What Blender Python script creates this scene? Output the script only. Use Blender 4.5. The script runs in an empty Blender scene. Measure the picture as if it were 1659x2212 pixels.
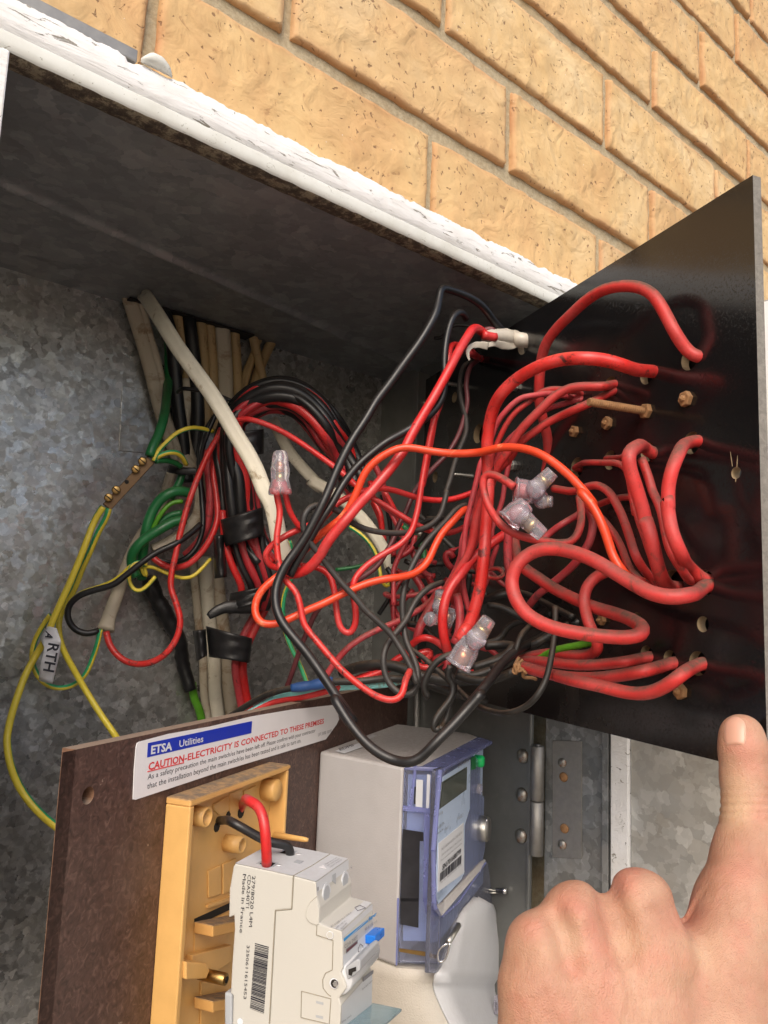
import bpy, bmesh, math, random
import numpy as np
from mathutils import Vector, Matrix, noise
random.seed(7); rng=np.random.default_rng(7)
S=bpy.context.scene; COL=S.collection
# ---------------- camera (metres; X along the brick wall, Y into the wall, Z up; camera at the origin, eye height 1.45 m)
PX,PY,F=829.5,1106.0,1661.0
def _n(v): v=np.array(v,float); return v/np.linalg.norm(v)
R_=_n([2794-PX,1400-PY,F]); U_=_n([1329-PX,-11600-PY,F]); U_=_n(U_-R_*(U_@R_)); Y_=_n(np.cross(U_,R_))
M=np.array([R_,Y_,U_])
cam=bpy.data.cameras.new('camera'); co=bpy.data.objects.new('camera',cam); COL.objects.link(co); S.camera=co
cam.sensor_fit='VERTICAL'; cam.sensor_height=36; cam.lens=36*F/2212; cam.clip_start=.01; cam.clip_end=200
mw=Matrix.Identity(4)
for j,c in enumerate(([1,0,0],[0,-1,0],[0,0,-1])):
    a=M@np.array(c,float)
    for i in range(3): mw[i][j]=a[i]
co.matrix_world=mw
# ---------------- world and light: bright shade, sky from the upper left behind the camera
SUN_AZ=math.radians(222); SUN_EL=math.radians(40)
sd=Vector((math.sin(SUN_AZ)*math.cos(SUN_EL),math.cos(SUN_AZ)*math.cos(SUN_EL),math.sin(SUN_EL)))
wd=bpy.data.worlds.new('World'); S.world=wd; wd.use_nodes=True; nt=wd.node_tree
sky=nt.nodes.new('ShaderNodeTexSky'); sky.sky_type='NISHITA'; sky.sun_disc=False; sky.sun_elevation=SUN_EL; sky.sun_rotation=SUN_AZ
sky.air_density=1.0; sky.dust_density=5.0; sky.ozone_density=1.0
nt.links.new(sky.outputs[0],nt.nodes['Background'].inputs[0]); nt.nodes['Background'].inputs[1].default_value=.15
sl=bpy.data.lights.new('sun','SUN'); sl.energy=.9; sl.angle=math.radians(38); sl.color=(1,.96,.91)
so=bpy.data.objects.new('sun',sl); COL.objects.link(so); so.rotation_euler=sd.to_track_quat('Z','Y').to_euler()
S.view_settings.view_transform='Standard'; S.view_settings.look='None'; S.view_settings.gamma=1; S.view_settings.exposure=.42
S.cycles.max_bounces=10; S.cycles.transmission_bounces=10; S.cycles.transparent_max_bounces=12
# ---------------- measuring helpers
def ray(x,y): return M@np.array([(x-PX)/F,(y-PY)/F,1.])
ZT={'D':(0,0,1),'1':(0,0,.49998),'2':(829.5,0,.49998),'3':(109.7,548.6,.33068),'4':(548.6,548.6,.33068),'5':(1042.3,548.6,.37170),
'6':(0,932.6,.33068),'7':(493.7,1042.3,.33068),'8':(987.5,1042.3,.40476),'9':(82.3,1481.2,.36375),'0':(630.9,1481.2,.36375),
'T':(1055.5,1481.2,.36375),'A':(768,822.9,.26454),'B':(768,1152.1,.26454),'C':(329.2,768,.26454),'E':(1042.3,713.2,.19841),
'F':(274.3,1097.2,.19841),'G':(493.7,1810.4,.23148),'H':(850.3,1618.4,.19841),'I':(850.3,1865.2,.19841),'J':(274.3,1536.1,.29762)}
def D(t,x,y): a,b,s=ZT[t]; return a+s*x,b+s*y
def at(x,y,d): return ray(x,y)*d
def hit(x,y,n,c): r=ray(x,y); return r*c/(r@n)
HX,HY=.575,.625
HB=np.array([HX,HY,0.])
bd=np.array([math.cos(math.radians(71.242)),math.sin(math.radians(71.242)),0])   # along the black panel, towards its hinge
bn=np.array([-bd[1],bd[0],0])                                                    # out of its wired face
md=np.array([math.cos(math.radians(28.795)),math.sin(math.radians(28.795)),0])   # along the meter panel, towards its hinge
mn=np.array([md[1],-md[0],0])
ZV=np.array([0,0,1.])
YB=.69
def onB(x,y,o=0): return hit(x,y,bn,HB@bn+o)
def onM(x,y,w=0): return hit(x,y,mn,HB@mn+w)
def onU(x,y,u): return hit(x,y,md,HB@md-u)
def onZ(x,y,z): return hit(x,y,ZV,z)
def onY(x,y,v): return hit(x,y,np.array([0,1.,0]),v)
def onX(x,y,v): return hit(x,y,np.array([1.,0,0]),v)
def ML(u,z,w): return HB-md*u+mn*w+ZV*z
def fwd(p): return float((M.T@np.asarray(p))[2])
def dep(x,y,d):
    if d<=-1: return fwd(onB(x,y))+ (d if d<-1 else 0)/1000.
    if d>=1000: return fwd(onM(x,y))-(d-1000)/1000.
    if d>=100: return fwd(onY(x,y,YB))-(d-100)/1000.
    return d
# ---------------- materials
MT={}
def lin(c): return tuple(((v/12.92) if v<=.04045 else ((v+.055)/1.055)**2.4) for v in c)+(1,)
class NB:
    def __init__(s,name):
        m=bpy.data.materials.new(name); m.use_nodes=True; s.m=m; s.t=m.node_tree; s.b=s.t.nodes['Principled BSDF']; MT[name]=m
        s.tc=s.t.nodes.new('ShaderNodeTexCoord')
    def n(s,ty,**k):
        q=s.t.nodes.new(ty)
        for a,v in k.items():
            if a.startswith('i_'):
                key=a[2:]; key=int(key) if key.isdigit() else key.replace('_',' ')
                q.inputs[key].default_value=v
            else: setattr(q,a,v)
        return q
    def l(s,a,b): s.t.links.new(a,b)
    def noise(s,scale,detail=4,rough=.55,vec=None,dist=0):
        q=s.n('ShaderNodeTexNoise',i_Scale=scale,i_Detail=detail,i_Roughness=rough,i_Distortion=dist); s.l(vec or s.tc.outputs['Object'],q.inputs['Vector']); return q.outputs['Fac']
    def ramp(s,f,stops):
        q=s.n('ShaderNodeValToRGB'); e=q.color_ramp.elements
        while len(e)<len(stops): e.new(.5)
        for x,(p,c) in zip(e,stops): x.position=p; x.color=c if len(c)==4 else tuple(c)+(1,)
        s.l(f,q.inputs[0]); return q.outputs[0]
    def mix(s,f,a,b,mode='MIX'):
        q=s.n('ShaderNodeMix',data_type='RGBA',blend_type=mode)
        for v,i in ((f,0),(a,6),(b,7)):
            if hasattr(v,'links'): s.l(v,q.inputs[i])
            else: q.inputs[i].default_value=v if i==0 else (v if len(v)==4 else tuple(v)+(1,))
        return q.outputs[2]
    def math(s,op,a,b=0,c=None):
        q=s.n('ShaderNodeMath',operation=op)
        for i,v in enumerate((a,b,c)):
            if v is None: continue
            if hasattr(v,'links'): s.l(v,q.inputs[i])
            else: q.inputs[i].default_value=v
        return q.outputs[0]
    def bump(s,f,st,dist=.001,prev=None):
        q=s.n('ShaderNodeBump',i_Strength=st,i_Distance=dist); s.l(f,q.inputs['Height'])
        if prev: s.l(prev,q.inputs['Normal'])
        return q.outputs[0]
    def set(s,col=None,rough=None,metal=None,normal=None,**k):
        for nm,v in (('Base Color',col),('Roughness',rough),('Metallic',metal),('Normal',normal),*((a.replace('_',' '),b) for a,b in k.items())):
            if v is None: continue
            if hasattr(v,'links'): s.l(v,s.b.inputs[nm])
            else: s.b.inputs[nm].default_value=v if not isinstance(v,tuple) or len(v)==4 else v+(1,)
    def top(s,lo=.2,hi=.8):
        g=s.n('ShaderNodeNewGeometry'); x=s.n('ShaderNodeSeparateXYZ'); s.l(g.outputs['Normal'],x.inputs[0])
        q=s.n('ShaderNodeMapRange',i_1=lo,i_2=hi); s.l(x.outputs[2],q.inputs[0]); return q.outputs[0]
BW=lambda v:(v,v,v)
DUST=(.20,.135,.085)
def plastic(name,col,rough=.4,var=.12,dirt=None,dirtamt=.0,dust=0,bump=.15,scale=60,dscale=90,**k):
    b=NB(name); f=b.noise(scale,5); c=b.mix(b.ramp(f,[(.3,BW(0)),(.7,BW(1))]),tuple(x*(1-var) for x in col),tuple(min(1,x*(1+var)) for x in col))
    if dirtamt>0:
        g=b.ramp(b.noise(dscale,7,.7,dist=.6),[(1-dirtamt-.06,BW(0)),(1-dirtamt+.04,BW(1))]); c=b.mix(g,c,dirt or (.05,.03,.02))
    if name.split('_')[0] in ('red','pink','deep'):
        fd=b.ramp(b.noise(38,4,.6),[(.42,BW(0)),(.68,BW(1))]); c=b.mix(b.math('MULTIPLY',fd,.38),c,tuple(x*.75+.09 for x in col)); gr=b.ramp(b.noise(420,5,.7),[(.52,BW(0)),(.72,BW(1))]); c=b.mix(b.math('MULTIPLY',gr,.32),c,(.12,.025,.02))
    r=b.math('ADD',b.math('MULTIPLY',f,.25),rough-.12)
    if dust>0:
        hv=dust>.9
        t=b.math('MULTIPLY',b.top(.0 if hv else .25,.62 if hv else .85),b.ramp(b.noise(300 if not hv else 220,6,.65),[(.30,BW(.55 if hv else .2)),(.60,BW(1))]))
        if hv and name.startswith('red'): t=b.math('MULTIPLY',t,b.ramp(b.noise(14,2),[(.3,BW(.45)),(.6,BW(1))]))
        t=b.math('MULTIPLY',t,dust); c=b.mix(t,c,DUST if not hv else ((.095,.062,.045) if name.startswith('red') else (.17,.125,.085))); r=b.math('ADD',r,b.math('MULTIPLY',t,.5))
    b.set(c,r,0.,b.bump(b.noise(900,3),bump,.0004),**k); return b
plastic('red',(.56,.020,.020),.36,.15,(.10,.012,.01),.33,0,dscale=110)
plastic('red_marked',(.60,.024,.02),.36,.15,(.03,.01,.008),.40,.15,dscale=120)
plastic('red_dusty',(.54,.032,.030),.45,.15,(.16,.03,.02),.36,.97)
plastic('pink_red',(.48,.045,.055),.45,.18,(.10,.02,.02),.38,.6)
plastic('deep_red',(.40,.022,.030),.42,.15,(.08,.01,.01),.34,.1)
plastic('orange',(.72,.062,.02),.36,.12,(.85,.3,.15),.36,0,dscale=60)
plastic('maroon',(.13,.032,.038),.45,.2,None,0,.2)
plastic('black',(.012,.012,.013),.36,.25,(.06,.05,.038),.27,.12,dscale=160)
plastic('black_dusty',(.014,.013,.012),.5,.3,(.06,.045,.03),.36,.35)
plastic('grey_black',(.032,.030,.029),.5,.25,(.07,.055,.042),.34,.3)
plastic('green',(.015,.15,.045),.35,.2,None,0,.2)
plastic('lime',(.10,.33,.02),.4,.2,None,0,.3)
plastic('cyan',(.22,.55,.55),.45,.15,(.2,.14,.08),.38,.3)
plastic('cream',(.66,.62,.50),.5,.08,(.30,.22,.12),.36,0,dscale=50)
plastic('old_cream',(.46,.40,.30),.55,.10,(.24,.16,.09),.42,.1,scale=8,dscale=30)
plastic('ochre',(.42,.29,.135),.55,.14,(.15,.08,.03),.36,0,scale=8,dscale=60)
plastic('tape',(.012,.012,.013),.38,.3,None,0,.1,bump=.5,scale=120)
plastic('white_tape',(.55,.51,.44),.35,.1,(.35,.26,.15),.32,.1,dscale=60)
plastic('blue',(.02,.07,.22),.4,.15,None,0,.1)
plastic('yellow_base',(.68,.40,.135),.42,.06,(.42,.20,.05),.22,.0,dscale=40)
plastic('yellow_base_dusty',(.66,.37,.12),.6,.06,(.3,.19,.09),.3,1.0,dscale=60)
plastic('switch_cream',(.53,.52,.475),.38,.02,(.45,.36,.22),.10,0,scale=12,dscale=35)
plastic('switch_white',(.60,.62,.64),.35,.02,(.42,.36,.28),.22,.12,dscale=170)
plastic('switch_shade',(.40,.42,.44),.4,.02)
plastic('meter_grey',(.50,.49,.49),.5,.03,(.35,.31,.27),.15,.35,bump=.4)
plastic('meter_white',(.60,.61,.63),.5,.03,(.3,.28,.26),.30,.25,bump=.5,dscale=300)
plastic('meter_cream',(.58,.54,.47),.45,.04,(.4,.34,.25),.12,0,bump=1.0)
plastic('label_blue',(.50,.62,.82),.3,.03)
plastic('label_white',(.72,.74,.78),.4,.02,(.4,.33,.24),.18,0,dscale=30)
plastic('sticker',(.80,.79,.80),.35,.02,(.5,.42,.33),.2,0,dscale=25)
plastic('ink',(.02,.02,.03),.5,.05)
plastic('grey_ink',(.22,.22,.24),.5,.05)
plastic('red_ink',(.72,.03,.035),.4,.05)
plastic('blue_ink',(.006,.03,.45),.35,.05)
plastic('brand_blue',(.01,.26,.62),.35,.05)
plastic('button_blue',(.01,.17,.66),.3,.05)
plastic('green_knob',(.01,.55,.14),.35,.1)
plastic('display',(.085,.10,.085),.12,.2)
plastic('window_dark',(.02,.02,.024),.15,.3)
plastic('dark_hole',(.012,.01,.008),.8,.2)
plastic('hole_rim',(.26,.19,.11),.8,.3)
plastic('screw_rust',(.27,.14,.06),.85,.25,(.12,.05,.02),.35,.5,bump=1,scale=200)
plastic('drawn_line',(.30,.27,.21),.6,.05)
def metal(name,col,rough,var=.3,rust=0,scale=200,met=1.,dust=0):
    b=NB(name); f=b.noise(scale,6,.6); c=b.mix(f,tuple(x*(1-var) for x in col),tuple(min(1,x*(1+var*.5)) for x in col)); m=met
    if rust:
        g=b.ramp(b.noise(scale*.8,6,.7),[(1-rust-.08,BW(0)),(1-rust+.05,BW(1))]); c=b.mix(g,c,(.20,.085,.035)); m=b.math('MULTIPLY',b.math('SUBTRACT',1,g),met)
    if dust: c=b.mix(b.math('MULTIPLY',b.top(.2,.8),dust),c,DUST)
    b.set(c,b.math('ADD',b.math('MULTIPLY',f,.3),rough-.1),m,b.bump(f,.2,.0004))
metal('brass',(.42,.27,.10),.32,.4,.3); metal('bright_brass',(.8,.6,.22),.25,.2); metal('copper',(.85,.35,.16),.3,.2)
metal('steel',(.55,.54,.50),.35,.3,.28); metal('chrome',(.8,.8,.8),.12,.1); metal('bar_brass',(.17,.11,.065),.45,.3,.35,dust=.25)
metal('hinge_steel',(.36,.35,.33),.5,.35,.2); metal('rivet',(.45,.44,.40),.4,.3,.40,120)
def galv(name,lo,hi,rough=.42,met=.55,scale=105,stain=(.3,.24,.16),st=.12):
    b=NB(name); o=b.tc.outputs['Object']
    d=b.n('ShaderNodeTexNoise',i_Scale=160,i_Detail=3); b.l(o,d.inputs['Vector'])
    mx=b.n('ShaderNodeMix',data_type='RGBA',blend_type='LINEAR_LIGHT'); mx.inputs[0].default_value=.0045; b.l(o,mx.inputs[6]); b.l(d.outputs['Color'],mx.inputs[7])
    fs=[]
    for sc in (scale,scale*1.9):
        v=b.n('ShaderNodeTexVoronoi',i_Scale=sc); b.l(mx.outputs[2],v.inputs['Vector']); q=b.n('ShaderNodeSeparateColor'); b.l(v.outputs['Color'],q.inputs[0]); fs.append(q.outputs)
    f=b.math('ADD',b.math('MULTIPLY',b.math('POWER',fs[0][0],2.2),.6),b.math('MULTIPLY',b.math('POWER',fs[1][0],2.0),.4))
    f2=b.noise(30,5)
    f=b.math('ADD',b.math('MULTIPLY',f,.8),b.math('MULTIPLY',f2,.25))
    c=b.ramp(f,[(.08,lo),(.85,hi)])
    c=b.mix(b.math('MULTIPLY',b.ramp(b.noise(9,6,.65),[(.45,BW(0)),(.75,BW(1))]),st*3),c,stain)
    g=b.n('ShaderNodeNewGeometry'); v3=b.n('ShaderNodeTexVoronoi',i_Scale=scale); b.l(mx.outputs[2],v3.inputs['Vector']); su=b.n('ShaderNodeVectorMath',operation='SUBTRACT'); b.l(v3.outputs['Color'],su.inputs[0]); su.inputs[1].default_value=(.5,.5,.5)
    sc_=b.n('ShaderNodeVectorMath',operation='SCALE'); b.l(su.outputs[0],sc_.inputs[0]); sc_.inputs['Scale'].default_value=.15; ad=b.n('ShaderNodeVectorMath',operation='ADD'); b.l(sc_.outputs[0],ad.inputs[0]); b.l(b.bump(b.noise(400,4),.12,.0003),ad.inputs[1]); nm=b.n('ShaderNodeVectorMath',operation='NORMALIZE'); b.l(ad.outputs[0],nm.inputs[0])
    b.set(c,b.math('ADD',b.math('MULTIPLY',fs[0][1],.20),rough-.1),met,nm.outputs[0])
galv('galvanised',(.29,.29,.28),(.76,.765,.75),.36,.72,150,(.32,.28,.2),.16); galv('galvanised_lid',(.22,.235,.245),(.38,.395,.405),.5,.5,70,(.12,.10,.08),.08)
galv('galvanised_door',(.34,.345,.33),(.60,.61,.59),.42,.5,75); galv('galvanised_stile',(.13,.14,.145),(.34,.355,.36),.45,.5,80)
def platemat():
    b=NB('grey_plate'); f=b.noise(14,6,.6); c=b.ramp(f,[(.3,(.15,.155,.15)),(.7,(.24,.245,.235))])
    g=b.ramp(b.noise(170,5,.6),[(.72,BW(0)),(.76,BW(1))]); c=b.mix(g,c,(.05,.045,.04)); sc2=b.ramp(b.noise(45,7,.75,dist=1.5),[(.60,BW(0)),(.66,BW(1))]); c=b.mix(b.math('MULTIPLY',sc2,.25),c,(.30,.29,.26)); b.set(c,.38,.45,b.bump(b.noise(300),.08,.0004))
platemat()
def blackpanel():
    b=NB('black_panel'); g=b.ramp(b.noise(620,4,.7),[(.56,BW(0)),(.68,BW(1))]); w=b.ramp(b.noise(16,5,.6),[(.42,BW(.08)),(.62,BW(1))])
    x=b.n('ShaderNodeUVMap'); s=b.n('ShaderNodeSeparateXYZ'); b.l(x.outputs[0],s.inputs[0])
    mr=b.n('ShaderNodeMapRange',i_1=.065,i_2=.13); b.l(s.outputs[0],mr.inputs[0])     # the clean outer margin
    mz=b.n('ShaderNodeMapRange',i_1=.215,i_2=.185); b.l(s.outputs[1],mz.inputs[0]); mask=b.math('MULTIPLY',b.math('MULTIPLY',mr.outputs[0],w),mz.outputs[0]); dd=b.math('MULTIPLY',g,mask)
    c=b.mix(b.math('MULTIPLY',dd,.75),(.007,.007,.008),(.085,.062,.042)); c=b.mix(b.math('MULTIPLY',mask,.6),c,(.026,.019,.014))
    sm=b.math('MULTIPLY',b.noise(9,5,.6),.12)
    r=b.math('ADD',b.math('ADD',b.math('MULTIPLY',mask,.28),.10),sm)
    b.set(c,r,0.,b.bump(g,.10,.0003,b.bump(b.noise(25,2),.02,.001)),**{'IOR':1.62})
blackpanel()
def brownpanel():
    b=NB('brown_board'); v=b.n('ShaderNodeTexNoise',i_Scale=220,i_Detail=6,i_Distortion=1.5); b.l(b.tc.outputs['Object'],v.inputs['Vector'])
    c=b.ramp(v.outputs['Fac'],[(.3,(.038,.018,.014)),(.55,(.082,.041,.032)),(.75,(.15,.085,.066))])
    g=b.ramp(b.noise(12,6,.6),[(.5,BW(0)),(.8,BW(1))]); c=b.mix(b.math('MULTIPLY',g,.5),c,(.22,.15,.12))
    g=b.ramp(b.noise(160,3,.6),[(.71,BW(0)),(.75,BW(1))]); c=b.mix(g,c,(.3,.22,.17))
    b.set(c,.45,0.,b.bump(v.outputs['Fac'],.3,.0006))
    b=NB('board_edge'); v=b.noise(60,6,.7); c=b.ramp(v,[(.3,(.10,.045,.025)),(.7,(.26,.14,.08))]); c=b.mix(b.math('MULTIPLY',b.top(.5,.9),.9),c,(.27,.20,.15)); b.set(c,.8,0.,b.bump(b.noise(300,5),.8,.001))
    b=NB('panel_edge'); v=b.noise(260,6,.7,dist=.8); c=b.ramp(v,[(.3,(.14,.13,.115)),(.7,(.25,.235,.21))]); b.set(c,.75,0.,b.bump(v,.7,.0008))
brownpanel()
def brickmat():
    b=NB('brick'); o=b.tc.outputs['Object']; at_=b.n('ShaderNodeAttribute',attribute_name='tone')
    mp=b.n('ShaderNodeMapping',i_Scale=(1,1,1)); b.l(o,mp.inputs[0])
    f=b.noise(9,6,.6,mp.outputs[0],.4); f2=b.noise(60,6,.65,mp.outputs[0],1.2)
    c=b.ramp(f,[(.3,(.57,.35,.16)),(.5,(.64,.44,.21)),(.7,(.69,.525,.30))])
    c=b.mix(b.math('MULTIPLY',b.ramp(f2,[(.50,BW(0)),(.72,BW(1))]),.42),c,(.46,.27,.11)); tn=b.n('ShaderNodeAttribute',attribute_name='shade'); c=b.mix(tn.outputs['Fac'],c,(.56,.36,.20))
    c=b.mix(b.math('MULTIPLY',at_.outputs['Fac'],.85),c,(.40,.17,.075))
    pit=b.ramp(b.noise(210,2,.5,mp.outputs[0],.5),[(.675,BW(0)),(.70,BW(1))]); c=b.mix(b.math('MULTIPLY',pit,.75),c,(.19,.10,.05))
    w=b.ramp(b.noise(330,2,.5,mp.outputs[0]),[(.765,BW(0)),(.78,BW(1))]); c=b.mix(w,c,(.75,.70,.6))
    mv=b.n('ShaderNodeMapping',i_Scale=(1.5,1,1)); b.l(o,mv.inputs[0]); str_=b.ramp(b.noise(60,5,.6,o,1.6),[(.63,BW(0)),(.67,BW(1))]); c=b.mix(b.math('MULTIPLY',str_,.6),c,(.30,.165,.075))
    n1=b.bump(b.noise(34,4,.45,o,1.1),.5,.008,b.bump(str_,-.5,.002)); n2=b.bump(b.noise(500,4),.25,.0008,n1); n3=b.bump(b.math('SUBTRACT',1,pit),.7,.0015,n2)
    b.set(c,.8,0.,n3)
    b=NB('mortar'); f=b.noise(280,6,.7); c=b.ramp(f,[(.3,(.33,.265,.165)),(.7,(.52,.45,.31))]); c=b.mix(b.math('MULTIPLY',b.ramp(b.noise(20,4),[(.45,BW(0)),(.7,BW(1))]),.5),c,(.40,.27,.12))
    b.set(c,.9,0.,b.bump(f,.9,.0015))
brickmat()
def paintmat():
    b=NB('white_paint'); o=b.tc.outputs['Object']; mv=b.n('ShaderNodeMapping',i_Scale=(.28,1,1.6)); b.l(o,mv.inputs[0])
    cr=b.ramp(b.noise(170,5,.62,mv.outputs[0],1.2),[(.625,BW(0)),(.645,BW(1))]); c=b.mix(cr,(.79,.79,.785),(.26,.24,.20))
    c=b.mix(b.math('MULTIPLY',b.ramp(b.noise(40,5),[(.46,BW(0)),(.74,BW(1))]),.35),c,(.56,.54,.48))
    b.set(c,.5,0.,b.bump(b.noise(120,6,.66,mv.outputs[0],.8),.75,.0015,b.bump(b.math('SUBTRACT',1,cr),.6,.0008)))
    b=NB('bead_paint'); cr=b.ramp(b.noise(200,5,.6,mv and None,2.),[(.64,BW(0)),(.67,BW(1))]); c=b.mix(cr,(.66,.67,.63),(.36,.35,.30)); c=b.mix(b.math('MULTIPLY',b.ramp(b.noise(26,6,.65),[(.45,BW(0)),(.7,BW(1))]),.4),c,(.42,.41,.33)); b.set(c,.5,0.,b.bump(b.noise(200,5),.3,.0006))
    b=NB('dirty_edge'); f=b.noise(120,8,.75,dist=.25); c=b.ramp(f,[(.38,(.05,.038,.03)),(.50,(.11,.085,.06)),(.58,(.30,.26,.18)),(.66,(.14,.115,.075))]); b.set(c,.8,0.,b.bump(f,.8,.0015))
paintmat()
def gy():
    b=NB('green_yellow'); u=b.n('ShaderNodeUVMap'); s=b.n('ShaderNodeSeparateXYZ'); b.l(u.outputs[0],s.inputs[0])
    a=b.math('FRACT',b.math('ADD',s.outputs[0],b.math('MULTIPLY',s.outputs[1],1.9)),0)
    g=b.math('LESS_THAN',b.math('ABSOLUTE',b.math('SUBTRACT',a,.5),0),.17)
    c=b.mix(g,(.78,.62,.06),(.03,.34,.14)); d=b.ramp(b.noise(90,6,.6),[(.55,BW(0)),(.8,BW(1))]); c=b.mix(b.math('MULTIPLY',d,.35),c,(.2,.15,.05)); b.set(c,.38,0.,b.bump(b.noise(800),.1,.0003))
gy()
def clear(name,col,rough,tint=1.,alpha=None):
    b=NB(name); b.set(col,b.math('ADD',b.math('MULTIPLY',b.noise(120,4),.2),rough),0.,b.bump(b.noise(220,3),.15,.0005)); b.b.inputs['Transmission Weight'].default_value=tint; b.b.inputs['IOR'].default_value=1.42
clear('clear_plastic',(.88,.85,.94),.0,.84); clear('blue_clear',(.74,.78,.97),.05,.92); clear('blue_edge',(.36,.40,.74),.15,.6); clear('glass_flap',(.55,.78,.88),.05,.85)
clear('meter_window',(.75,.80,.95),.05,.9)
def skin():
    b=NB('skin'); f=b.noise(38,5,.6); c=b.ramp(f,[(.32,(.38,.19,.12)),(.52,(.45,.25,.165)),(.7,(.50,.305,.205))])
    r=b.ramp(b.noise(55,3,.5),[(.5,BW(0)),(.72,BW(1))]); c=b.mix(b.math('MULTIPLY',r,.35),c,(.55,.18,.14)); ab=b.n('ShaderNodeAttribute',attribute_name='blush'); c=b.mix(b.math('MULTIPLY',ab.outputs['Fac'],.5),c,(.58,.19,.15)); aw=b.n('ShaderNodeAttribute',attribute_name='sallow'); c=b.mix(b.math('MULTIPLY',aw.outputs['Fac'],.7),c,(.60,.42,.26))
    mk=b.ramp(b.noise(420,4,.6),[(.70,BW(0)),(.76,BW(1))]); c=b.mix(b.math('MULTIPLY',mk,.35),c,(.42,.15,.11))
    v=b.n('ShaderNodeTexVoronoi',i_Scale=850,feature='DISTANCE_TO_EDGE'); b.l(b.tc.outputs['Object'],v.inputs['Vector'])
    b.set(c,.48,0.,b.bump(v.outputs['Distance'],.45,.0009,b.bump(b.noise(230,6,.68,dist=1.2),.6,.0012)))
    b.b.inputs['Subsurface Weight'].default_value=.25; b.b.inputs['Subsurface Radius'].default_value=(.006,.002,.001); b.b.inputs['Subsurface Scale'].default_value=1
    b=NB('nail'); b.set((.60,.34,.25),.35,0.,b.bump(b.noise(300),.05,.0003)); b.b.inputs['Subsurface Weight'].default_value=.2; b.b.inputs['Subsurface Radius'].default_value=(.004,.0015,.001)
skin()
def ground():
    b=NB('paving'); f=b.noise(6,6,.7); b.set(b.ramp(f,[(.3,(.25,.23,.2)),(.7,(.38,.35,.30))]),.9,0.,b.bump(b.noise(90,6),.5,.003))
ground()
# ---------------- mesh helpers
def link(name,v,f,mat,parent=None,smooth=False,uv=None,bev=0,mats=None,fm=None,sharp=None):
    v=np.asarray(v,float); c=(v.min(0)+v.max(0))/2
    if parent is None: c[2]=v[:,2].min()
    me=bpy.data.meshes.new(name); me.from_pydata((v-c).tolist(),[],[list(map(int,q)) for q in f]); me.update()
    for mm in ([mat] if mats is None else mats): me.materials.append(MT[mm])
    if fm is not None: me.polygons.foreach_set('material_index',fm)
    if smooth: me.polygons.foreach_set('use_smooth',[True]*len(me.polygons))
    if uv is not None:
        L=me.uv_layers.new(name='UVMap'); vi=np.empty(len(me.loops),int); me.loops.foreach_get('vertex_index',vi)
        if callable(uv): arr=uv(vi,me)
        else: arr=np.asarray(uv)[vi]
        L.data.foreach_set('uv',np.asarray(arr,float).ravel())
    o=bpy.data.objects.new(name,me); COL.objects.link(o); o.location=c
    if parent is not None:
        o.parent=parent; p=parent; off=Vector(c)
        while p is not None: off-=p.location; p=p.parent
        o.location=off
    if bev:
        b=o.modifiers.new('bevel','BEVEL'); b.width=bev; b.segments=2; b.limit_method='ANGLE'; b.angle_limit=math.radians(35)
    return o
def tag(o,label,cat,group=None,kind=None):
    if label: o['label']=label
    if cat: o['category']=cat
    if group: o['group']=group
    if kind: o['kind']=kind
    return o
def thing(name,label,cat,loc,group=None):
    o=bpy.data.objects.new(name,None); COL.objects.link(o); o.location=[float(q) for q in loc]; o.empty_display_size=.01
    return tag(o,label,cat,group)
def prism(poly,vec):
    p=np.asarray(poly,float); n=len(p); v=np.vstack([p,p+np.asarray(vec)])
    a=np.zeros(3)
    for i in range(n): a+=np.cross(p[i]-p[0],p[(i+1)%n]-p[0])
    flip=a@np.asarray(vec)>0
    fs=[list(range(n)),list(range(2*n-1,n-1,-1))]+[[(i+1)%n,i,n+i,n+(i+1)%n] for i in range(n)]
    if flip: fs=[q[::-1] for q in fs]
    return v,fs
def join(parts):
    vs=[];fs=[];k=0
    for v,f in parts: vs.append(np.asarray(v)); fs+= [[i+k for i in q] for q in f]; k+=len(v)
    return np.vstack(vs),fs
def P(name,poly,vec,mat,parent=None,bev=0,**k):
    v,f=prism(poly,vec); return link(name,v,f,mat,parent,bev=bev,**k)
def boxm(x0,x1,y0,y1,z0,z1): return prism([(x0,y0,z0),(x1,y0,z0),(x1,y1,z0),(x0,y1,z0)],(0,0,z1-z0))
def mbox(u0,u1,z0,z1,w0,w1): return prism([ML(u0,z0,w0),ML(u1,z0,w0),ML(u1,z0,w1),ML(u0,z0,w1)],ZV*(z1-z0))
def frame(ax):
    ax=_n(ax); h=np.array([0,0,1.]) if abs(ax[2])<.9 else np.array([1.,0,0]); a=_n(np.cross(h,ax)); return ax,a,np.cross(ax,a)
def lathe(p0,p1,prof,seg=20,sx=1,phase=0):
    p0=np.asarray(p0);p1=np.asarray(p1); L=np.linalg.norm(p1-p0); ax,a,b=frame(p1-p0); vs=[];fs=[]
    for t,r in prof:
        for k in range(seg):
            th=2*math.pi*k/seg+phase; vs.append(p0+ax*(t*L)+(a*math.cos(th)*sx+b*math.sin(th))*max(r,1e-5))
    m=len(prof)
    for i in range(m-1):
        for k in range(seg): k2=(k+1)%seg; fs.append([i*seg+k,i*seg+k2,(i+1)*seg+k2,(i+1)*seg+k])
    fs.append(list(range(seg))[::-1]); fs.append([(m-1)*seg+k for k in range(seg)])
    return np.array(vs),fs
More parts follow.
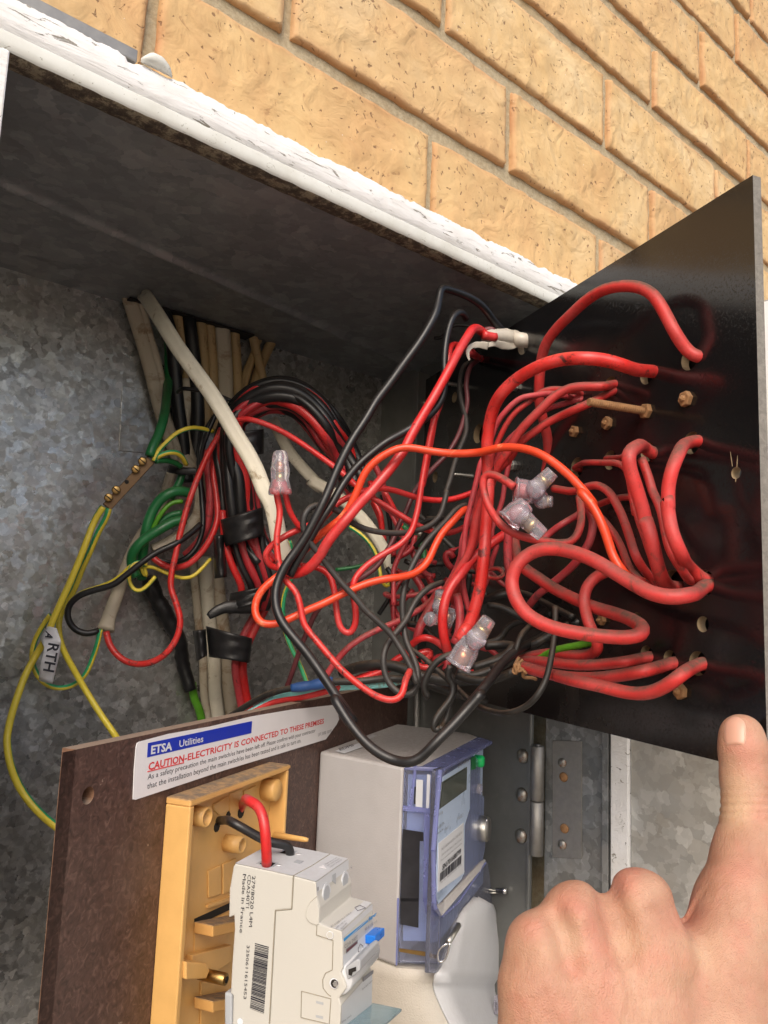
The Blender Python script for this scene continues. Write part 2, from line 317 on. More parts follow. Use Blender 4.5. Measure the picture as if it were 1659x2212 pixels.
def cr(pts,step):
    p=np.asarray(pts,float); n=len(p)
    if n==2: return np.array([p[0]+(p[1]-p[0])*t for t in np.linspace(0,1,8)])
    q=np.vstack([2*p[0]-p[1],p,2*p[-1]-p[-2]]); out=[]
    for i in range(1,n):
        a,b,c,d=q[i-1],q[i],q[i+1],q[i+2]; m=max(2,int(np.linalg.norm(c-b)/step)+1)
        t1=np.linalg.norm(b-a)**.5+1e-6;t2=t1+np.linalg.norm(c-b)**.5+1e-6;t3=t2+np.linalg.norm(d-c)**.5+1e-6
        for t in np.linspace(t1,t2,m,endpoint=False):
            A1=(t1-t)/t1*a+t/t1*b; A2=(t2-t)/(t2-t1)*b+(t-t1)/(t2-t1)*c; A3=(t3-t)/(t3-t2)*c+(t-t2)/(t3-t2)*d
            B1=(t2-t)/t2*A1+t/t2*A2; B2=(t3-t)/(t3-t1)*A2+(t-t1)/(t3-t1)*A3; out.append((t2-t)/(t2-t1)*B1+(t-t1)/(t2-t1)*B2)
    out.append(p[-1]); return np.array(out)
def sweep(path,rad,seg=12,flat=1.,flatn=None,wob=0,twin=False,tw0=None):
    p=np.asarray(path); n=len(p); t=np.gradient(p,axis=0); t/=np.linalg.norm(t,axis=1)[:,None]+1e-12
    if np.isscalar(rad): rad=np.full(n,rad)
    vs=[];uv=[]; L=0; a=None; ph=random.random() if tw0 is None else tw0
    for i in range(n):
        if flat!=1 or a is None: a=_n(np.cross(t[i],flatn if flatn is not None else p[i]))
        else: a=_n(a-t[i]*(a@t[i]))
        b=np.cross(a,t[i])
        if i: L+=np.linalg.norm(p[i]-p[i-1])
        r=rad[i]*(1+ (wob*noise.noise(Vector(p[i]*180)) if wob else 0))
        for k in range(seg):
            th=2*math.pi*k/seg; x=math.cos(th); y=math.sin(th)*flat; g=1.
            if twin: g=1-.22*math.exp(-(x/.16)**2); x=math.copysign(abs(x)**.8,x)
            rr=r*(1+(wob*.6*noise.noise(Vector((p[i][0]*260+k*.9,p[i][1]*260,p[i][2]*260))) if wob else 0))
            vs.append(p[i]+a*x*rr+b*y*g*rr); uv.append((k/seg+ph,L))
    fs=[]
    for i in range(n-1):
        for k in range(seg): k2=(k+1)%seg; fs.append([i*seg+k,(i+1)*seg+k,(i+1)*seg+k2,i*seg+k2])
    fs.append(list(range(seg))); fs.append([(n-1)*seg+k for k in range(seg)][::-1])
    return np.array(vs),fs,np.array(uv)
def parse(s,tag_='D'):
    pts=[];t=tag_
    for tok in s.split():
        if tok[0]=='@': t=tok[1]; continue
        c=[float(q) for q in tok.split(',')]; x,y=D(t,c[0],c[1]); pts.append([x,y,dep(x,y,c[2]) if len(c)>2 else None])
    ks=[i for i,p in enumerate(pts) if p[2] is not None]
    arc=[0]
    for i in range(1,len(pts)): arc.append(arc[-1]+math.hypot(pts[i][0]-pts[i-1][0],pts[i][1]-pts[i-1][1]))
    for i,p in enumerate(pts):
        if p[2] is None:
            a=max([k for k in ks if k<i],default=ks[0]); b=min([k for k in ks if k>i],default=ks[-1])
            p[2]=pts[a][2] if a==b else pts[a][2]+(pts[b][2]-pts[a][2])*(arc[i]-arc[a])/(arc[b]-arc[a])
    return pts
def W(name,label,mat,w,s,cat='wire',group=None,parent=None,flat=1.,twin=False,wob=0,seg=12,taper=None,step=.0035,smooth=2,tw=None):
    pts=parse(s); dm=sum(p[2] for p in pts)/len(pts); r=w*(.555+(.08*min(1,max(0,(w-11.5)/3)) if mat.split('_')[0] in ('red','black','orange','pink','grey','deep') else .0))*dm/F
    P3=[at(*p) for p in pts]
    def inpanel(p): al=(HB-p)@bd; return abs((p-HB)@bn)<.0042 and .02<al<BL-.01 and BZ0+.005<p[2]<BZ1-.005
    if inpanel(P3[0]): P3.insert(0,P3[0]-bn*.007)
    if inpanel(P3[-1]): P3.append(P3[-1]-bn*.007)
    if P3[0][2]>.245 and P3[0][1]>.6: P3.insert(0,P3[0]+np.array([0,0,.03]))
    path=cr(P3,step)
    for _ in range(smooth):
        q=path.copy(); q[1:-1]=(path[:-2]+2*path[1:-1]+path[2:])/4; path=q
    rad=np.full(len(path),r)
    if taper: rad=rad*np.interp(np.linspace(0,1,len(path)),[a for a,_ in taper],[b for _,b in taper])
    v,f,uv=sweep(path,rad,seg if not twin else 24,flat,None,wob,twin,tw)
    o=link(name,v,f,mat,parent,True,uv)
    if parent is None: tag(o,label,cat,group)
    elif label: o['label']=label
    return o
def line(name,pts,r,mat,parent,seg=5):
    parts=[]
    for a,b in zip(pts[:-1],pts[1:]): parts.append(lathe(a,b,[(0,r),(1,r)],seg))
    v,f=join(parts); return link(name,v,f,mat,parent)
_HC=None
BL=.4665; BZ0,BZ1=-.0755,.2590
def text(s,p0,p1,p2,mat,parent,name='lettering',th=.00012,bold=0.,shear=0,fit=True):
    """lettering: p0 baseline start, p1 baseline end, p2 cap top above the start"""
    global _HC
    def mk(t):
        cu=bpy.data.curves.new('t','FONT'); cu.body=t; cu.size=1; cu.offset=bold; cu.resolution_u=2; cu.shear=shear
        ob=bpy.data.objects.new('t',cu); COL.objects.link(ob); dg=bpy.context.evaluated_depsgraph_get(); dg.update(); me=bpy.data.meshes.new_from_object(ob.evaluated_get(dg))
        v=np.array([q.co[:] for q in me.vertices]).reshape(-1,3); fc=[list(q.vertices) for q in me.polygons]; bpy.data.objects.remove(ob); bpy.data.curves.remove(cu); bpy.data.meshes.remove(me); return v,fc
    if _HC is None: _HC=float(np.ptp(mk('H')[0][:,1]))
    v,fc=mk(s); x0,x1=v[:,0].min(),v[:,0].max(); p0,p1,p2=map(np.asarray,(p0,p1,p2)); ex=p1-p0; ey=p2-p0; nn=_n(np.cross(ex,ey))
    if nn@(-p0)<0: nn=-nn
    q=p0+((v[:,0]-x0)/(x1-x0))[:,None]*ex+(v[:,1]/_HC)[:,None]*ey+nn*th
    return link(name,q,fc,mat,parent)
# ================= setting
YF=.432
def structure():
    v,f=boxm(-30,30,-30,2,-1.6,-1.45); g=link('ground',v,f,'paving'); g['kind']='structure'
    JZ=[.3075,.398,.4902,.5827,.667,.7565,.841]
    while JZ[-1]<2.3: JZ.append(JZ[-1]+.0893)
    lowz=[JZ[0]]
    while lowz[-1]>-1.42: lowz.append(lowz[-1]-.0895)
    JZ=lowz[::-1][:-1]+JZ; i0=len(lowz)-1
    offs={0:.163,1:.260,2:.174,3:onY(1411,165,YF)[0]%.24,4:onY(1514,120,YF)[0]%.24,5:onY(1591,75,YF)[0]%.24}
    vs=[];fs=[];tone=[];shade=[];k=0
    jt=.0042
    for ci in range(len(JZ)-1):
        z0,z1=JZ[ci]+.0068,JZ[ci+1]-.0068; c=ci-i0; off=offs.get(c,.05+.115*(c%2))
        x=off-.24*9
        while x<3.2:
            spans=[(x+jt,x+.24-jt)]
            if z0<.30 and z1>-.64: # the box opening
                a,b=spans[0]; spans=[]
                if a<.045: spans.append((a,min(b,.043)))
                if b>.618: spans.append((max(a,.62),b))
            for a,b in spans:
                if b-a<.012: continue
                fine= z0>.28 and z1<1.3 and b>.05 and a<1.6
                nx,nz=(44,16) if fine else (6,3)
                br=random.random(); bsh=random.choice((0,0,.15,.3,.5))*random.random(); cen=((a+b)/2,(z0+z1)/2); e=.004 if fine else .003
                xs=np.linspace(0,1,nx+1); zs=np.linspace(0,1,nz+1)
                if fine:
                    xs=np.sort(np.r_[0,.008,.02,np.linspace(.035,.965,nx-5),.98,.992,1]); zs=np.sort(np.r_[0,.02,.05,np.linspace(.1,.9,nz-5),.95,.98,1])
                nx,nz=len(xs)-1,len(zs)-1; base=k; dpt=random.uniform(-.0012,.0012)
                for iz,zz in enumerate(zs):
                    for ix,xx in enumerate(xs):
                        X=a+(b-a)*xx; Z=z0+(z1-z0)*zz
                        q=Vector((X*22,Z*30,c*3.1+x*7)); n1=noise.noise(q); 
                        wx=noise.noise(Vector((X*70,Z*45,9+x)))
                        rid=noise.noise(Vector((X*34+n1*2.6+Z*18,Z*20+wx*1.2,c*1.7+x*5)))
                        y=YF+dpt-.0018*n1-.0022*max(0,.22-abs(rid))*4*(.6+wx) if fine else YF
                        ed=min(xx*(b-a),(1-xx)*(b-a)); ez=min(zz*(z1-z0),(1-zz)*(z1-z0)); m=min(ed,ez)
                        rr=.0024+.0012*wx
                        if m<rr: y+= (1-math.sqrt(max(0,1-(1-m/rr)**2)))*.0030
                        bx=.0011*noise.noise(Vector((Z*60,x*9,c))) if ed<.004 else 0; bz=.0012*noise.noise(Vector((X*55,c*9.3,2))) if ez<.004 else 0
                        vs.append((X+bx,y,Z+bz)); k+=1
                        tn=max(0,.8*(1-m/.006)) if m<.006 else 0
                        if br<.12: tn=max(tn,.18)
                        tone.append(min(1,tn*(.6+.8*abs(n1)))); shade.append(bsh)
                W_=nx+1
                for iz in range(nz):
                    for ix in range(nx): q=base+iz*W_+ix; fs.append([q,q+1,q+1+W_,q+W_])
                rim=[base+i for i in range(W_)]+[base+W_*(j+1)-1 for j in range(1,nz+1)]+[base+nz*W_+i for i in range(nx-1,-1,-1)]+[base+W_*j for j in range(nz-1,0,-1)]
                for r in rim: X,y,Z=vs[r]; vs.append((X,YF+.02,Z)); tone.append(.3); shade.append(bsh)
                m=len(rim)
                for i in range(m): j=(i+1)%m; fs.append([rim[i],k+i,k+j,rim[j]])
                k+=m
            x+=.24
    o=link('brick_wall',vs,fs,'brick',None,True)
    a=o.data.attributes.new('tone','FLOAT','POINT'); a.data.foreach_set('value',tone); a=o.data.attributes.new('shade','FLOAT','POINT'); a.data.foreach_set('value',shade)
    tag(o,'tan clay brick wall with raked mortar joints around the meter box','wall')
    ml=[]
    for (x0,x1,z0,z1) in ((-2.4,0,.30,2.3),(0,2.,.30,2.3),(2.,3.4,.30,2.3),(-2.4,.045,-1.45,.30),(.62,3.4,-1.45,.30),(.045,.62,-1.45,-.66)):
        nx=max(2,int((x1-x0)/.012)) if x0==0 else 2; nz=max(2,int((z1-z0)/.014)) if nx>2 else 2
        nxx=np.linspace(x0,x1,nx+1); nzz=np.linspace(z0,z1,nz+1); v=[(X,YF+.0046+.0014*noise.noise(Vector((X*70,Z*70,1))),Z) for Z in nzz for X in nxx]
        f=[[j*(nx+1)+i,j*(nx+1)+i+1,(j+1)*(nx+1)+i+1,(j+1)*(nx+1)+i] for j in range(nz) for i in range(nx)]; ml.append((v,f))
        ml.append(boxm(x0,x1,YF+.008,YF+.11,z0,z1))
    v,f=join(ml); m=link('mortar',v,f,'mortar',o,True)
structure()
# ---------------- painted frame head round the box
def framehead():
    t=thing('box_surround','flaking white painted surround with a grimy brown lower lip along the box top','frame',(.04,.405,.278))
    X=np.linspace(.02,.66,420); prof=[]
    # profile points (y,z): top back, top front ragged, face, step, bead, bottom
    v=[];nn=0
    for i,x in enumerate(X):
        r=noise.noise(Vector((x*95,0,3)))*.0018+noise.noise(Vector((x*330,0,5)))*.0013+noise.noise(Vector((x*24,1,3)))*.0018-.0012*max(0,noise.noise(Vector((x*60,4,3))))*4*(x>.14)
        row=[(.434,.3085+r),(.412,.3090+r),(.4062,.3074+r*.8),(.4052,.3010+r*.4),(.4050,.2950),(.4055,.2868),(.4080,.2860)]
        for (y,z) in row: v.append((x,y+.0003*noise.noise(Vector((x*140,z*300,7))),z)); 
    m=7; f=[[i*m+j,i*m+j+1,(i+1)*m+j+1,(i+1)*m+j] for i in range(len(X)-1) for j in range(m-1)]
    link('upper_board',v,f,'white_paint',t,True)
    v=[]
    for i,x in enumerate(X):
        r=noise.noise(Vector((x*60,0,13)))*.0002
        row=[(.411,.2868),(.4044,.2868+r),(.4040,.2860),(.4039,.2815),(.4042,.2776+r),(.4055,.2766+r)]
        for q in row: v.append((x,)+q)
    m=6; f=[[i*m+j,i*m+j+1,(i+1)*m+j+1,(i+1)*m+j] for i in range(len(X)-1) for j in range(m-1)]
    link('lower_bead',v,f,'bead_paint',t,True)
    v=[]
    for i,x in enumerate(X):
        r=noise.noise(Vector((x*120,0,23)))*.0005
        row=[(.4048,.2775),(.4055,.2764+r),(.4120,.2760+r*1.2),(.4192,.2768+r),(.4215,.2785+r),(.43,.2795)]
        for q in row: v.append((x,)+q)
    f=[[i*m+j,i*m+j+1,(i+1)*m+j+1,(i+1)*m+j] for i in range(len(X)-1) for j in range(m-1)]
    link('lower_lip',v,f,'dirty_edge',t,True)
    v,f=boxm(.02,.147,.409,.4315,.309,.3165); link('backing_strip',v,f,'hinge_steel',t,bev=.0005)
    v,f=boxm(.045,.0802,.403,.43,-.64,.2765); link('jamb',v,f,'white_paint',t,bev=.001)
    # a curled flake of paint on the upper edge
    rows=[]
    for i in range(13):
        for j in range(7):
            s=i/12;q=j/6; x=.1475+.019*s; env=math.sin(math.pi*min(1,max(.02,s)))**.6
            z=.3072+.0080*q*env+.0008*noise.noise(Vector((s*5,q*5,1))); y=.4050-.0028*math.sin(q*2.2)*env
            rows.append((x,y,z))
    f=[[i*7+j,i*7+j+1,(i+1)*7+j+1,(i+1)*7+j] for i in range(12) for j in range(6)]
    o=link('paint_flake',rows,f,'bead_paint',t,True); s=o.modifiers.new('s','SOLIDIFY'); s.thickness=.0005
framehead()
# ---------------- the steel box let into the wall
def box():
    t=thing('meter_box','galvanised steel meter box sunk in the brick wall, open at the front','meter box',(.33,.55,-.66))
    xl,xr,yf,zt,zb=.08,HX,.4205,.278,-.66
    v,f=boxm(xl,xr+.012,YB,YB+.002,zb,zt+.002); link('back_panel',v,f,'galvanised',t)
    # top with a shallow pressed crease and a dimple
    nx,ny=90,150; vv=[]
    c0=onZ(0,392,zt); c1=onZ(740,722,zt)
    cl=(c1-c0)/np.linalg.norm(c1-c0); dim=onZ(905,728,zt) if False else onZ(735,722,zt)
    for j in range(ny+1):
        for i in range(nx+1):
            x=xl+(xr-xl)*i/nx; y=yf+(YB-yf)*j/ny; dd=(y-c0[1])-(x-c0[0])*cl[1]/cl[0]
            z=zt-.0045*math.exp(-(dd/.0035)**2)-.0016*math.exp(-((x-dim[0])**2+(y-dim[1])**2)/.010**2); vv.append((x,y,z))
    ff=[[j*(nx+1)+i,(j+1)*(nx+1)+i,(j+1)*(nx+1)+i+1,j*(nx+1)+i+1] for j in range(ny) for i in range(nx)]
    # leave an opening over the cables
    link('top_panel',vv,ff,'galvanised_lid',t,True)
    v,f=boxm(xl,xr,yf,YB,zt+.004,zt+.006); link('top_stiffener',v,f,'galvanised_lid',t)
    a=onZ(*D('3',375,205),zt-.0006); b=onZ(*D('3',1510,505),zt-.0006)
    v,f=boxm(a[0]+.024,b[0]-.015,YB-.022,YB-.003,zt-.0026,zt-.0009); link('cable_opening',v,f,'dark_hole',t,bev=.0006)
    v,f=boxm(xr,xr+.0015,.4565,YB,zb,zt+.002); link('side_panel',v,f,'grey_plate',t)
    v,f=boxm(xl-.0015,xl,yf,YB,zb,zt+.002); link('side_panel',v,f,'galvanised',t)
    v,f=boxm(xl,xr,yf,YB,zb-.002,zb); link('bottom_panel',v,f,'galvanised',t)
    # blanking plate at the back
    a,b,c,d=[onY(*D('3',*q),YB-.0012) for q in ((468,862),(640,885),(640,1300),(445,1285))]
    P('blanking_plate',[a,b,c,d],(0,.0012,0),'galvanised',t,bev=.0003)
    # upright angle and its rivets inside the right side
    for (y0,y1,x) in ((.607,.613,HX-.018),):
        v,f=boxm(x,HX,y0,y1,-.07,zt-.012); link('angle_upright',v,f,'grey_plate',t,bev=.0006)
    for z in (.232,.086):
        v,f=lathe((HX-.008,.607,z),(HX-.008,.603,z),[(0,.0042),(.5,.0038),(1,.001)],14); link('rivet',v,f,'rivet',t,True)
    for p in ((1130,1633),(1128,1717),(1126,1806)):
        q=onX(*p,HX); v,f=lathe(q,q-np.array([.0045,0,0]),[(0,.0066),(.3,.0064),(.7,.0045),(1,.001)],20); link('rivet',v,f,'rivet',t,True)
    v,f=boxm(HX-.004,HX,.455,.4585,zb,-.02); link('side_lip',v,f,'grey_plate',t,bev=.0008)
box()
# ---------------- swinging door to the right of the box
DO=np.array([HX+.002,.452,0.]); dd_=_n([.16,-1.,0]); dn=np.array([-dd_[1],dd_[0],0])*-1   # dn: out of the inside face, toward the left
def onD(x,y,o=0): return hit(x,y,dn,DO@dn+o)
def door():
    t=thing('box_door','galvanised door of the meter box swung right open','door',DO+np.array([0,0,-.64]))
    def slab(name,u0,u1,z0,z1,w0,w1,mat,bev=.0006):
        q=[DO+dd_*u0+dn*w0,DO+dd_*u1+dn*w0,DO+dd_*u1+dn*w1,DO+dd_*u0+dn*w1]; v,f=prism([p+ZV*z0 for p in q],ZV*(z1-z0)); return link(name,v,f,mat,t,bev=bev)
    ua=[float((onD(x,1700)-DO)@dd_) for x in (1180,1300,1320,1357)]
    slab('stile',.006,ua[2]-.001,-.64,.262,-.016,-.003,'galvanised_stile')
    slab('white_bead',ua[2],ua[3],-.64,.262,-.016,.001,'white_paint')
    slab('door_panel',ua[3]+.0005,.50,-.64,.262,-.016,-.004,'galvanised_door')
    slab('stile_fold',ua[1],ua[1]+.006,-.64,.262,-.003,.0005,'galvanised_stile')
    # hinge leaf and its rivets
    c=[onD(*D('T',*p),-.0015) for p in ((378,325),(552,330),(552,1030),(378,1020))]
    P('hinge_leaf',c,dn*-.0016,'hinge_steel',t,bev=.0004)
    for p,m in (((437,458),'rivet'),((437,945),'rivet'),((445,543),'screw_rust'),((450,848),'screw_rust')):
        q=onD(*D('T',*p),-.0012); v,f=lathe(q,q+dn*.0016,[(0,.0042),(.6,.0036),(1,.0014)],14); link('rivet',v,f,m,t,True)
    # cards stuck inside the door near the opening
    def card(name,ps,mat,o=-.0036):
        P(name,[onD(x,y,o) for x,y in ps],dn*-.0003,mat,t)
    card('card',[(1630,655),(1720,640),(1720,1010),(1630,1035)],'sticker'); card('dark_card',[(1636,1048),(1720,1030),(1720,1170),(1636,1185)],'blue_ink' if False else 'ink')
    card('pale_card',[(1638,1188),(1720,1170),(1720,1280),(1638,1290)],'label_blue'); card('yellow_card',[(1640,1292),(1720,1284),(1720,1395),(1640,1390)],'yellow_base')
    h=thing('door_hinge','round barrel hinge with two knuckles between the side plate and the door','hinge',DO)
    a=hit(1160,1700,dn,DO@dn+.006); A=a[:2]
    def zz(y): return float(onD(1160,y,.006)[2])
    for z0,z1 in ((zz(1730)+.0004,zz(1611)),(zz(1848),zz(1730)-.0004)):
        v,f=lathe((*A,z0),(*A,z1),[(0,.0055),(.01,.0062),(.99,.0062),(1,.0055)],24); link('knuckle',v,f,'hinge_steel',h,True)
    v,f=lathe((*A,zz(1850)),(*A,zz(1608)),[(0,.0030),(1,.0030)],12); link('pin',v,f,'hinge_steel',h,True)
door()
# ---------------- black switchboard, swung out, seen from its wired side
BL=.4665; BZ0,BZ1=-.0755,.2590
HOLES=[('5',1202,612,47,55),('5',955,702,38,48),('5',742,768,30,48),('5',560,830,20,38),('5',1215,1098,42,56),('5',960,1150,36,50),('5',742,1198,30,48),('5',549,1240,28,50),('5',1474,1272,24,24),
('8',1312,756,28,36),('8',960,725,22,28),('8',1150,548,34,70),('8',1318,535,28,60),('8',1010,915,32,38),('8',1135,942,36,40),('8',1285,965,45,55),('A',1002,430,24,68),('A',650,785,18,40),('A',808,135,18,38),('E',1385,560,60,60),('D',1130,745,14,18)]
def board():
    t=thing('switchboard_panel','glossy black switchboard panel swung outward, wired back side with holes','panel',HB-bd*.2+ZV*BZ0)
    th=.0062
    q=[HB-bd*.002,HB-bd*BL,HB-bd*BL-bn*th,HB-bd*.002-bn*th]; v,f=prism([p+ZV*BZ0 for p in q],ZV*(BZ1-BZ0))
    # slightly rougher height at the hinge side is left square
    parts=[]
    for tg,x,y,w,h in HOLES:
        X,Y=D(tg,x,y); s=ZT[tg][2]; c=onB(X,Y); d=fwd(c); r=max(h*s*d/F/1.0,.003)*1.18
        if tg=='E' : r*=.8
        parts.append((c,r))
    keep=[]
    for c,r in parts:
        if all(np.linalg.norm(c-a)>r+b+.001 for a,b in keep): keep.append((c,r))
    cut=join([lathe(c+bn*.01,c-bn*.02,[(0,r),(1,r)],26) for c,r in keep])
    def raw(v,f): me=bpy.data.meshes.new('x'); me.from_pydata(np.asarray(v).tolist(),[],[list(map(int,a)) for a in f]); o=bpy.data.objects.new('x',me); COL.objects.link(o); bm=bmesh.new(); bm.from_mesh(me); bmesh.ops.recalc_face_normals(bm,faces=bm.faces); bm.to_mesh(me); bm.free(); return o
    a=raw(v,f); b=raw(*cut); m=a.modifiers.new('b','BOOLEAN'); m.operation='DIFFERENCE'; m.object=b; m.solver='EXACT'
    dg=bpy.context.evaluated_depsgraph_get(); dg.update(); me=bpy.data.meshes.new_from_object(a.evaluated_get(dg))
    V=np.array([p.co[:] for p in me.vertices]); Fc=[list(p.vertices) for p in me.polygons]; N=[np.array(p.normal[:]) for p in me.polygons]; C=[np.array(p.center[:]) for p in me.polygons]
    bpy.data.objects.remove(a); bpy.data.objects.remove(b)
    fm=[]
    for n,c in zip(N,C):
        if abs(n@bn)>.9: fm.append(0)
        else:
            al=(HB-c)@bd; e=min(abs(al-BL),abs(al-.002),abs(c[2]-BZ0),abs(c[2]-BZ1)); fm.append(1 if e<.0005 else 2)
    def uvf(vi,me_): 
        return np.stack([BL-((HB-V[vi])@bd),V[vi][:,2]],1)
    link('board',V,Fc,None,t,uv=uvf,mats=['black_panel','panel_edge','hole_rim'],fm=fm)
    q=[HB-bd*.10-bn*(th+.003),HB-bd*.425-bn*(th+.003),HB-bd*.425-bn*.05,HB-bd*.10-bn*.05]; v,f=prism([p+ZV*(BZ0+.02) for p in q],ZV*.27); link('switch_housing',v,f,'black_dusty',t,bev=.002)
    # chipped scratches by the outer hole
    c=onB(*D('5',1474,1262),.0002); ps=[]
    for a,b in (((1440,1150),(1452,1235)),((1482,1170),(1478,1240)),((1472,1300),(1471,1325))):
        ps.append(lathe(onB(*D('5',*a),.0001),onB(*D('5',*b),.0001),[(0,.0001),(.6,.0003),(1,.0002)],6))
    v,f=join(ps); link('scratch_mark',v,f,'hole_rim',t)
    return t
BT=board()
def hexbolt(name,label,tg,x,y,r,mat,grp,shank=None,inset=0.,h=.0035,cone=False):
    X,Y=D(tg,x,y); c=onB(X,Y,.0001); s=ZT[tg][2]; R=r*s*fwd(c)/F
    t=thing(name,label,'bolt',c,grp)
    v,f=lathe(c,c+bn*h,[(0,R),(.85,R),(1,R*.86)],6,phase=random.random()); link('nut',v,f,mat,t,bev=.0002)
    if shank:
        e=onB(X,Y,.0001); L=shank; n=int(L/.0017); pr=[]
        for i in range(n): pr+=[(i/n,R*.38),((i+.5)/n,R*.53)]
        pr+=[(1,R*.45)]; v,f=lathe(e,e+bn*L,pr,16); link('threaded_shank',v,f,mat,t)
    else:
        v,f=lathe(c+bn*h,c+bn*(h+.0028),[(0,R*.45),(.5,R*.36),(1,R*.04)],8); link('tip',v,f,mat,t)
hexbolt('rusty_bolt','rust caked hex nut high on the black panel near its outer edge','5',1190,845,48,'screw_rust','rusty nuts on the black panel')
hexbolt('rusty_bolt','larger of two small rusty nuts just under the long threaded bolt','5',733,985,40,'screw_rust','rusty nuts on the black panel')
hexbolt('rusty_bolt','small rusty nut left below the long threaded bolt','5',541,1033,36,'screw_rust','rusty nuts on the black panel')
hexbolt('rusty_bolt','rusty nut at the bottom corner of the black panel below the thick red wires','8',1200,1115,44,'screw_rust','rusty nuts on the black panel')
hexbolt('rusty_bolt','rusty nut inside the big red wire loop','8',780,735,28,'screw_rust','rusty nuts on the black panel')
hexbolt('rusty_bolt','long rusty threaded bolt standing out of the black panel','5',958,915,46,'screw_rust','rusty nuts on the black panel',shank=.047)
hexbolt('steel_bolt','bright steel hex bolt behind the clear connectors','E',350,1480,60,'steel','steel bolts on the black panel',h=.004,shank=.009)
hexbolt('steel_bolt','bright steel bolt behind the marked red cable','E',370,620,48,'steel','steel bolts on the black panel',shank=.014)
for lb,tg,x,y,dx,dy in (('pointed wood screw tip poking out behind the dark wire, upper one','A',845,35,-95,-5),('pointed wood screw tip poking out left of the red wires, lower one','A',960,780,-80,-15)):
    a=onB(*D(tg,x,y)); L=.022; e=a+bn*L; pr=[(i/14,.0020-.0014*max(0,i/14-.6)+(.0004 if i%2 else 0)) for i in range(14)]+[(1,.0002)]
    v,f=lathe(a,e,pr,10); tag(link('wood_screw',v,f,'steel',None,True),lb,'screw','wood screws through the black panel')
# ---------------- brown board of the meter, swung out below
def mboard():
    t=thing('meter_board','brown fibre meter board with a dusty sawn edge','board',ML(.25,-.36,0))
    u0,u1=.002,.4985; th=.0085
    v,f=mbox(u0,u1,-.42,-.0712,-th,0)
    q=v; 
    zt=-.0712
    # board with a drilled hole: build as ring of faces
    hc=onM(*D('9',297,652)); uh=float((HB-hc)@md); zh=float(hc[2]); rh=.0042; n=24
    ring=[ML(uh+rh*math.cos(2*math.pi*i/n),zh+rh*math.sin(2*math.pi*i/n),0) for i in range(n)]
    # outer square round the hole
    a=.02; sq=[]
    for i in range(n):
        c,s=math.cos(2*math.pi*i/n),math.sin(2*math.pi*i/n); m=max(abs(c),abs(s)); sq.append(ML(uh+a*c/m,zh+a*s/m,0))
    back=[p-mn*th for p in ring]; V=ring+sq+back; Fc=[[i,(i+1)%n,n+(i+1)%n,n+i] for i in range(n)]+[[(i+1)%n,i,2*n+i,2*n+(i+1)%n] for i in range(n)]
    fm=[0]*n+[2]*n
    k=len(V)
    def quad(ua,ub,za,zb,w=0): 
        nonlocal k
        V.extend([ML(ua,za,w),ML(ub,za,w),ML(ub,zb,w),ML(ua,zb,w)]); Fc.append([k,k+1,k+2,k+3]); fm.append(0); k+=4
    quad(u0,uh-a,-.42,zt); quad(uh+a,u1,-.42,zt); quad(uh-a,uh+a,-.42,zh-a); quad(uh-a,uh+a,zh+a,zt)
    bv,bf=mbox(u0,u1,-.42,zt,-th,-.0001); bf=[q_ for q_ in bf]; kk=len(V); V.extend(list(bv)); 
    for q_ in bf:
        c=np.mean([bv[i] for i in q_],0); w=(c-HB)@mn
        if w>-.0005: continue
        Fc.append([i+kk for i in q_]); fm.append(0 if w<-th+.0005 else 1)
    link('board',V,Fc,None,t,mats=['brown_board','board_edge','board_edge'],fm=fm)
    # sticker and its lettering
    pt=lambda x,y,w=.0006: onM(*D('J',x,y),w)
    out=[(85,222),(300,165),(600,112),(905,38),(1200,-12),(1500,-45),(1528,10),(1536,60),(1520,95),(1498,125),(1470,165),(1440,205),(1100,310),(700,430),(400,530),(60,642),(40,640),(48,430),(62,260),(70,232)]
    s=P('warning_sticker',[pt(x,y,.0002) for x,y in out],mn*.0004,'sticker',None); tag(s,'white caution sticker with a blue bar along the top of the brown board','sticker')
    bar=P('blue_bar',[pt(*p,.0006) for p in ((152,232),(908,72),(902,160),(145,337))],mn*.0001,'blue_ink',s)
    text('ETSA',pt(172,312,.0008),pt(326,280,.0008),pt(176,248,.0008),'label_white',s,bold=.035)
    text('Utilities',pt(378,262,.0008),pt(552,222,.0008),pt(380,208,.0008),'label_white',s,bold=.012)
    text('CAUTION',pt(152,430),pt(412,366),pt(158,372),'red_ink',s,bold=.03)
    text('-ELECTRICITY IS CONNECTED TO THESE PREMISES',pt(416,364),pt(1428,88),pt(420,312),'red_ink',s,bold=.022)
    line('underline',[pt(148,440),pt(412,374)],.00035,'red_ink',s)
    text('As a safety precaution the main switch/es have been left off. Please confirm with your contractor',pt(148,498),pt(1366,152),pt(152,455),'ink',s)
    text('that the installation beyond the main switch/es has been tested and is safe to turn on.',pt(144,566),pt(1262,226),pt(148,520),'ink',s)
    text('UF 3300 10/95',pt(1386,184),pt(1484,154),pt(1388,158),'grey_ink',s)
    # hinge rod seen at the far edge
    x,y=HX-.004,.607
    v,f=lathe((x,y,-.42),(x,y,-.08),[(0,.0035),(1,.0035)],14); tag(link('hinge_rod',v,f,'hinge_steel',None,True),'slim grey hinge rod beside the far edge of the brown board','hinge rod')
mboard()
# ================= cables and wires
GR='red wires reaching to the black panel'; GC='wires of the taped coil'; GS='white sheathed cables entering through the top'; GT='red wires in the central tangle'; GB='black wires in the central tangle'; GE='green earth wires'
C_='cable'
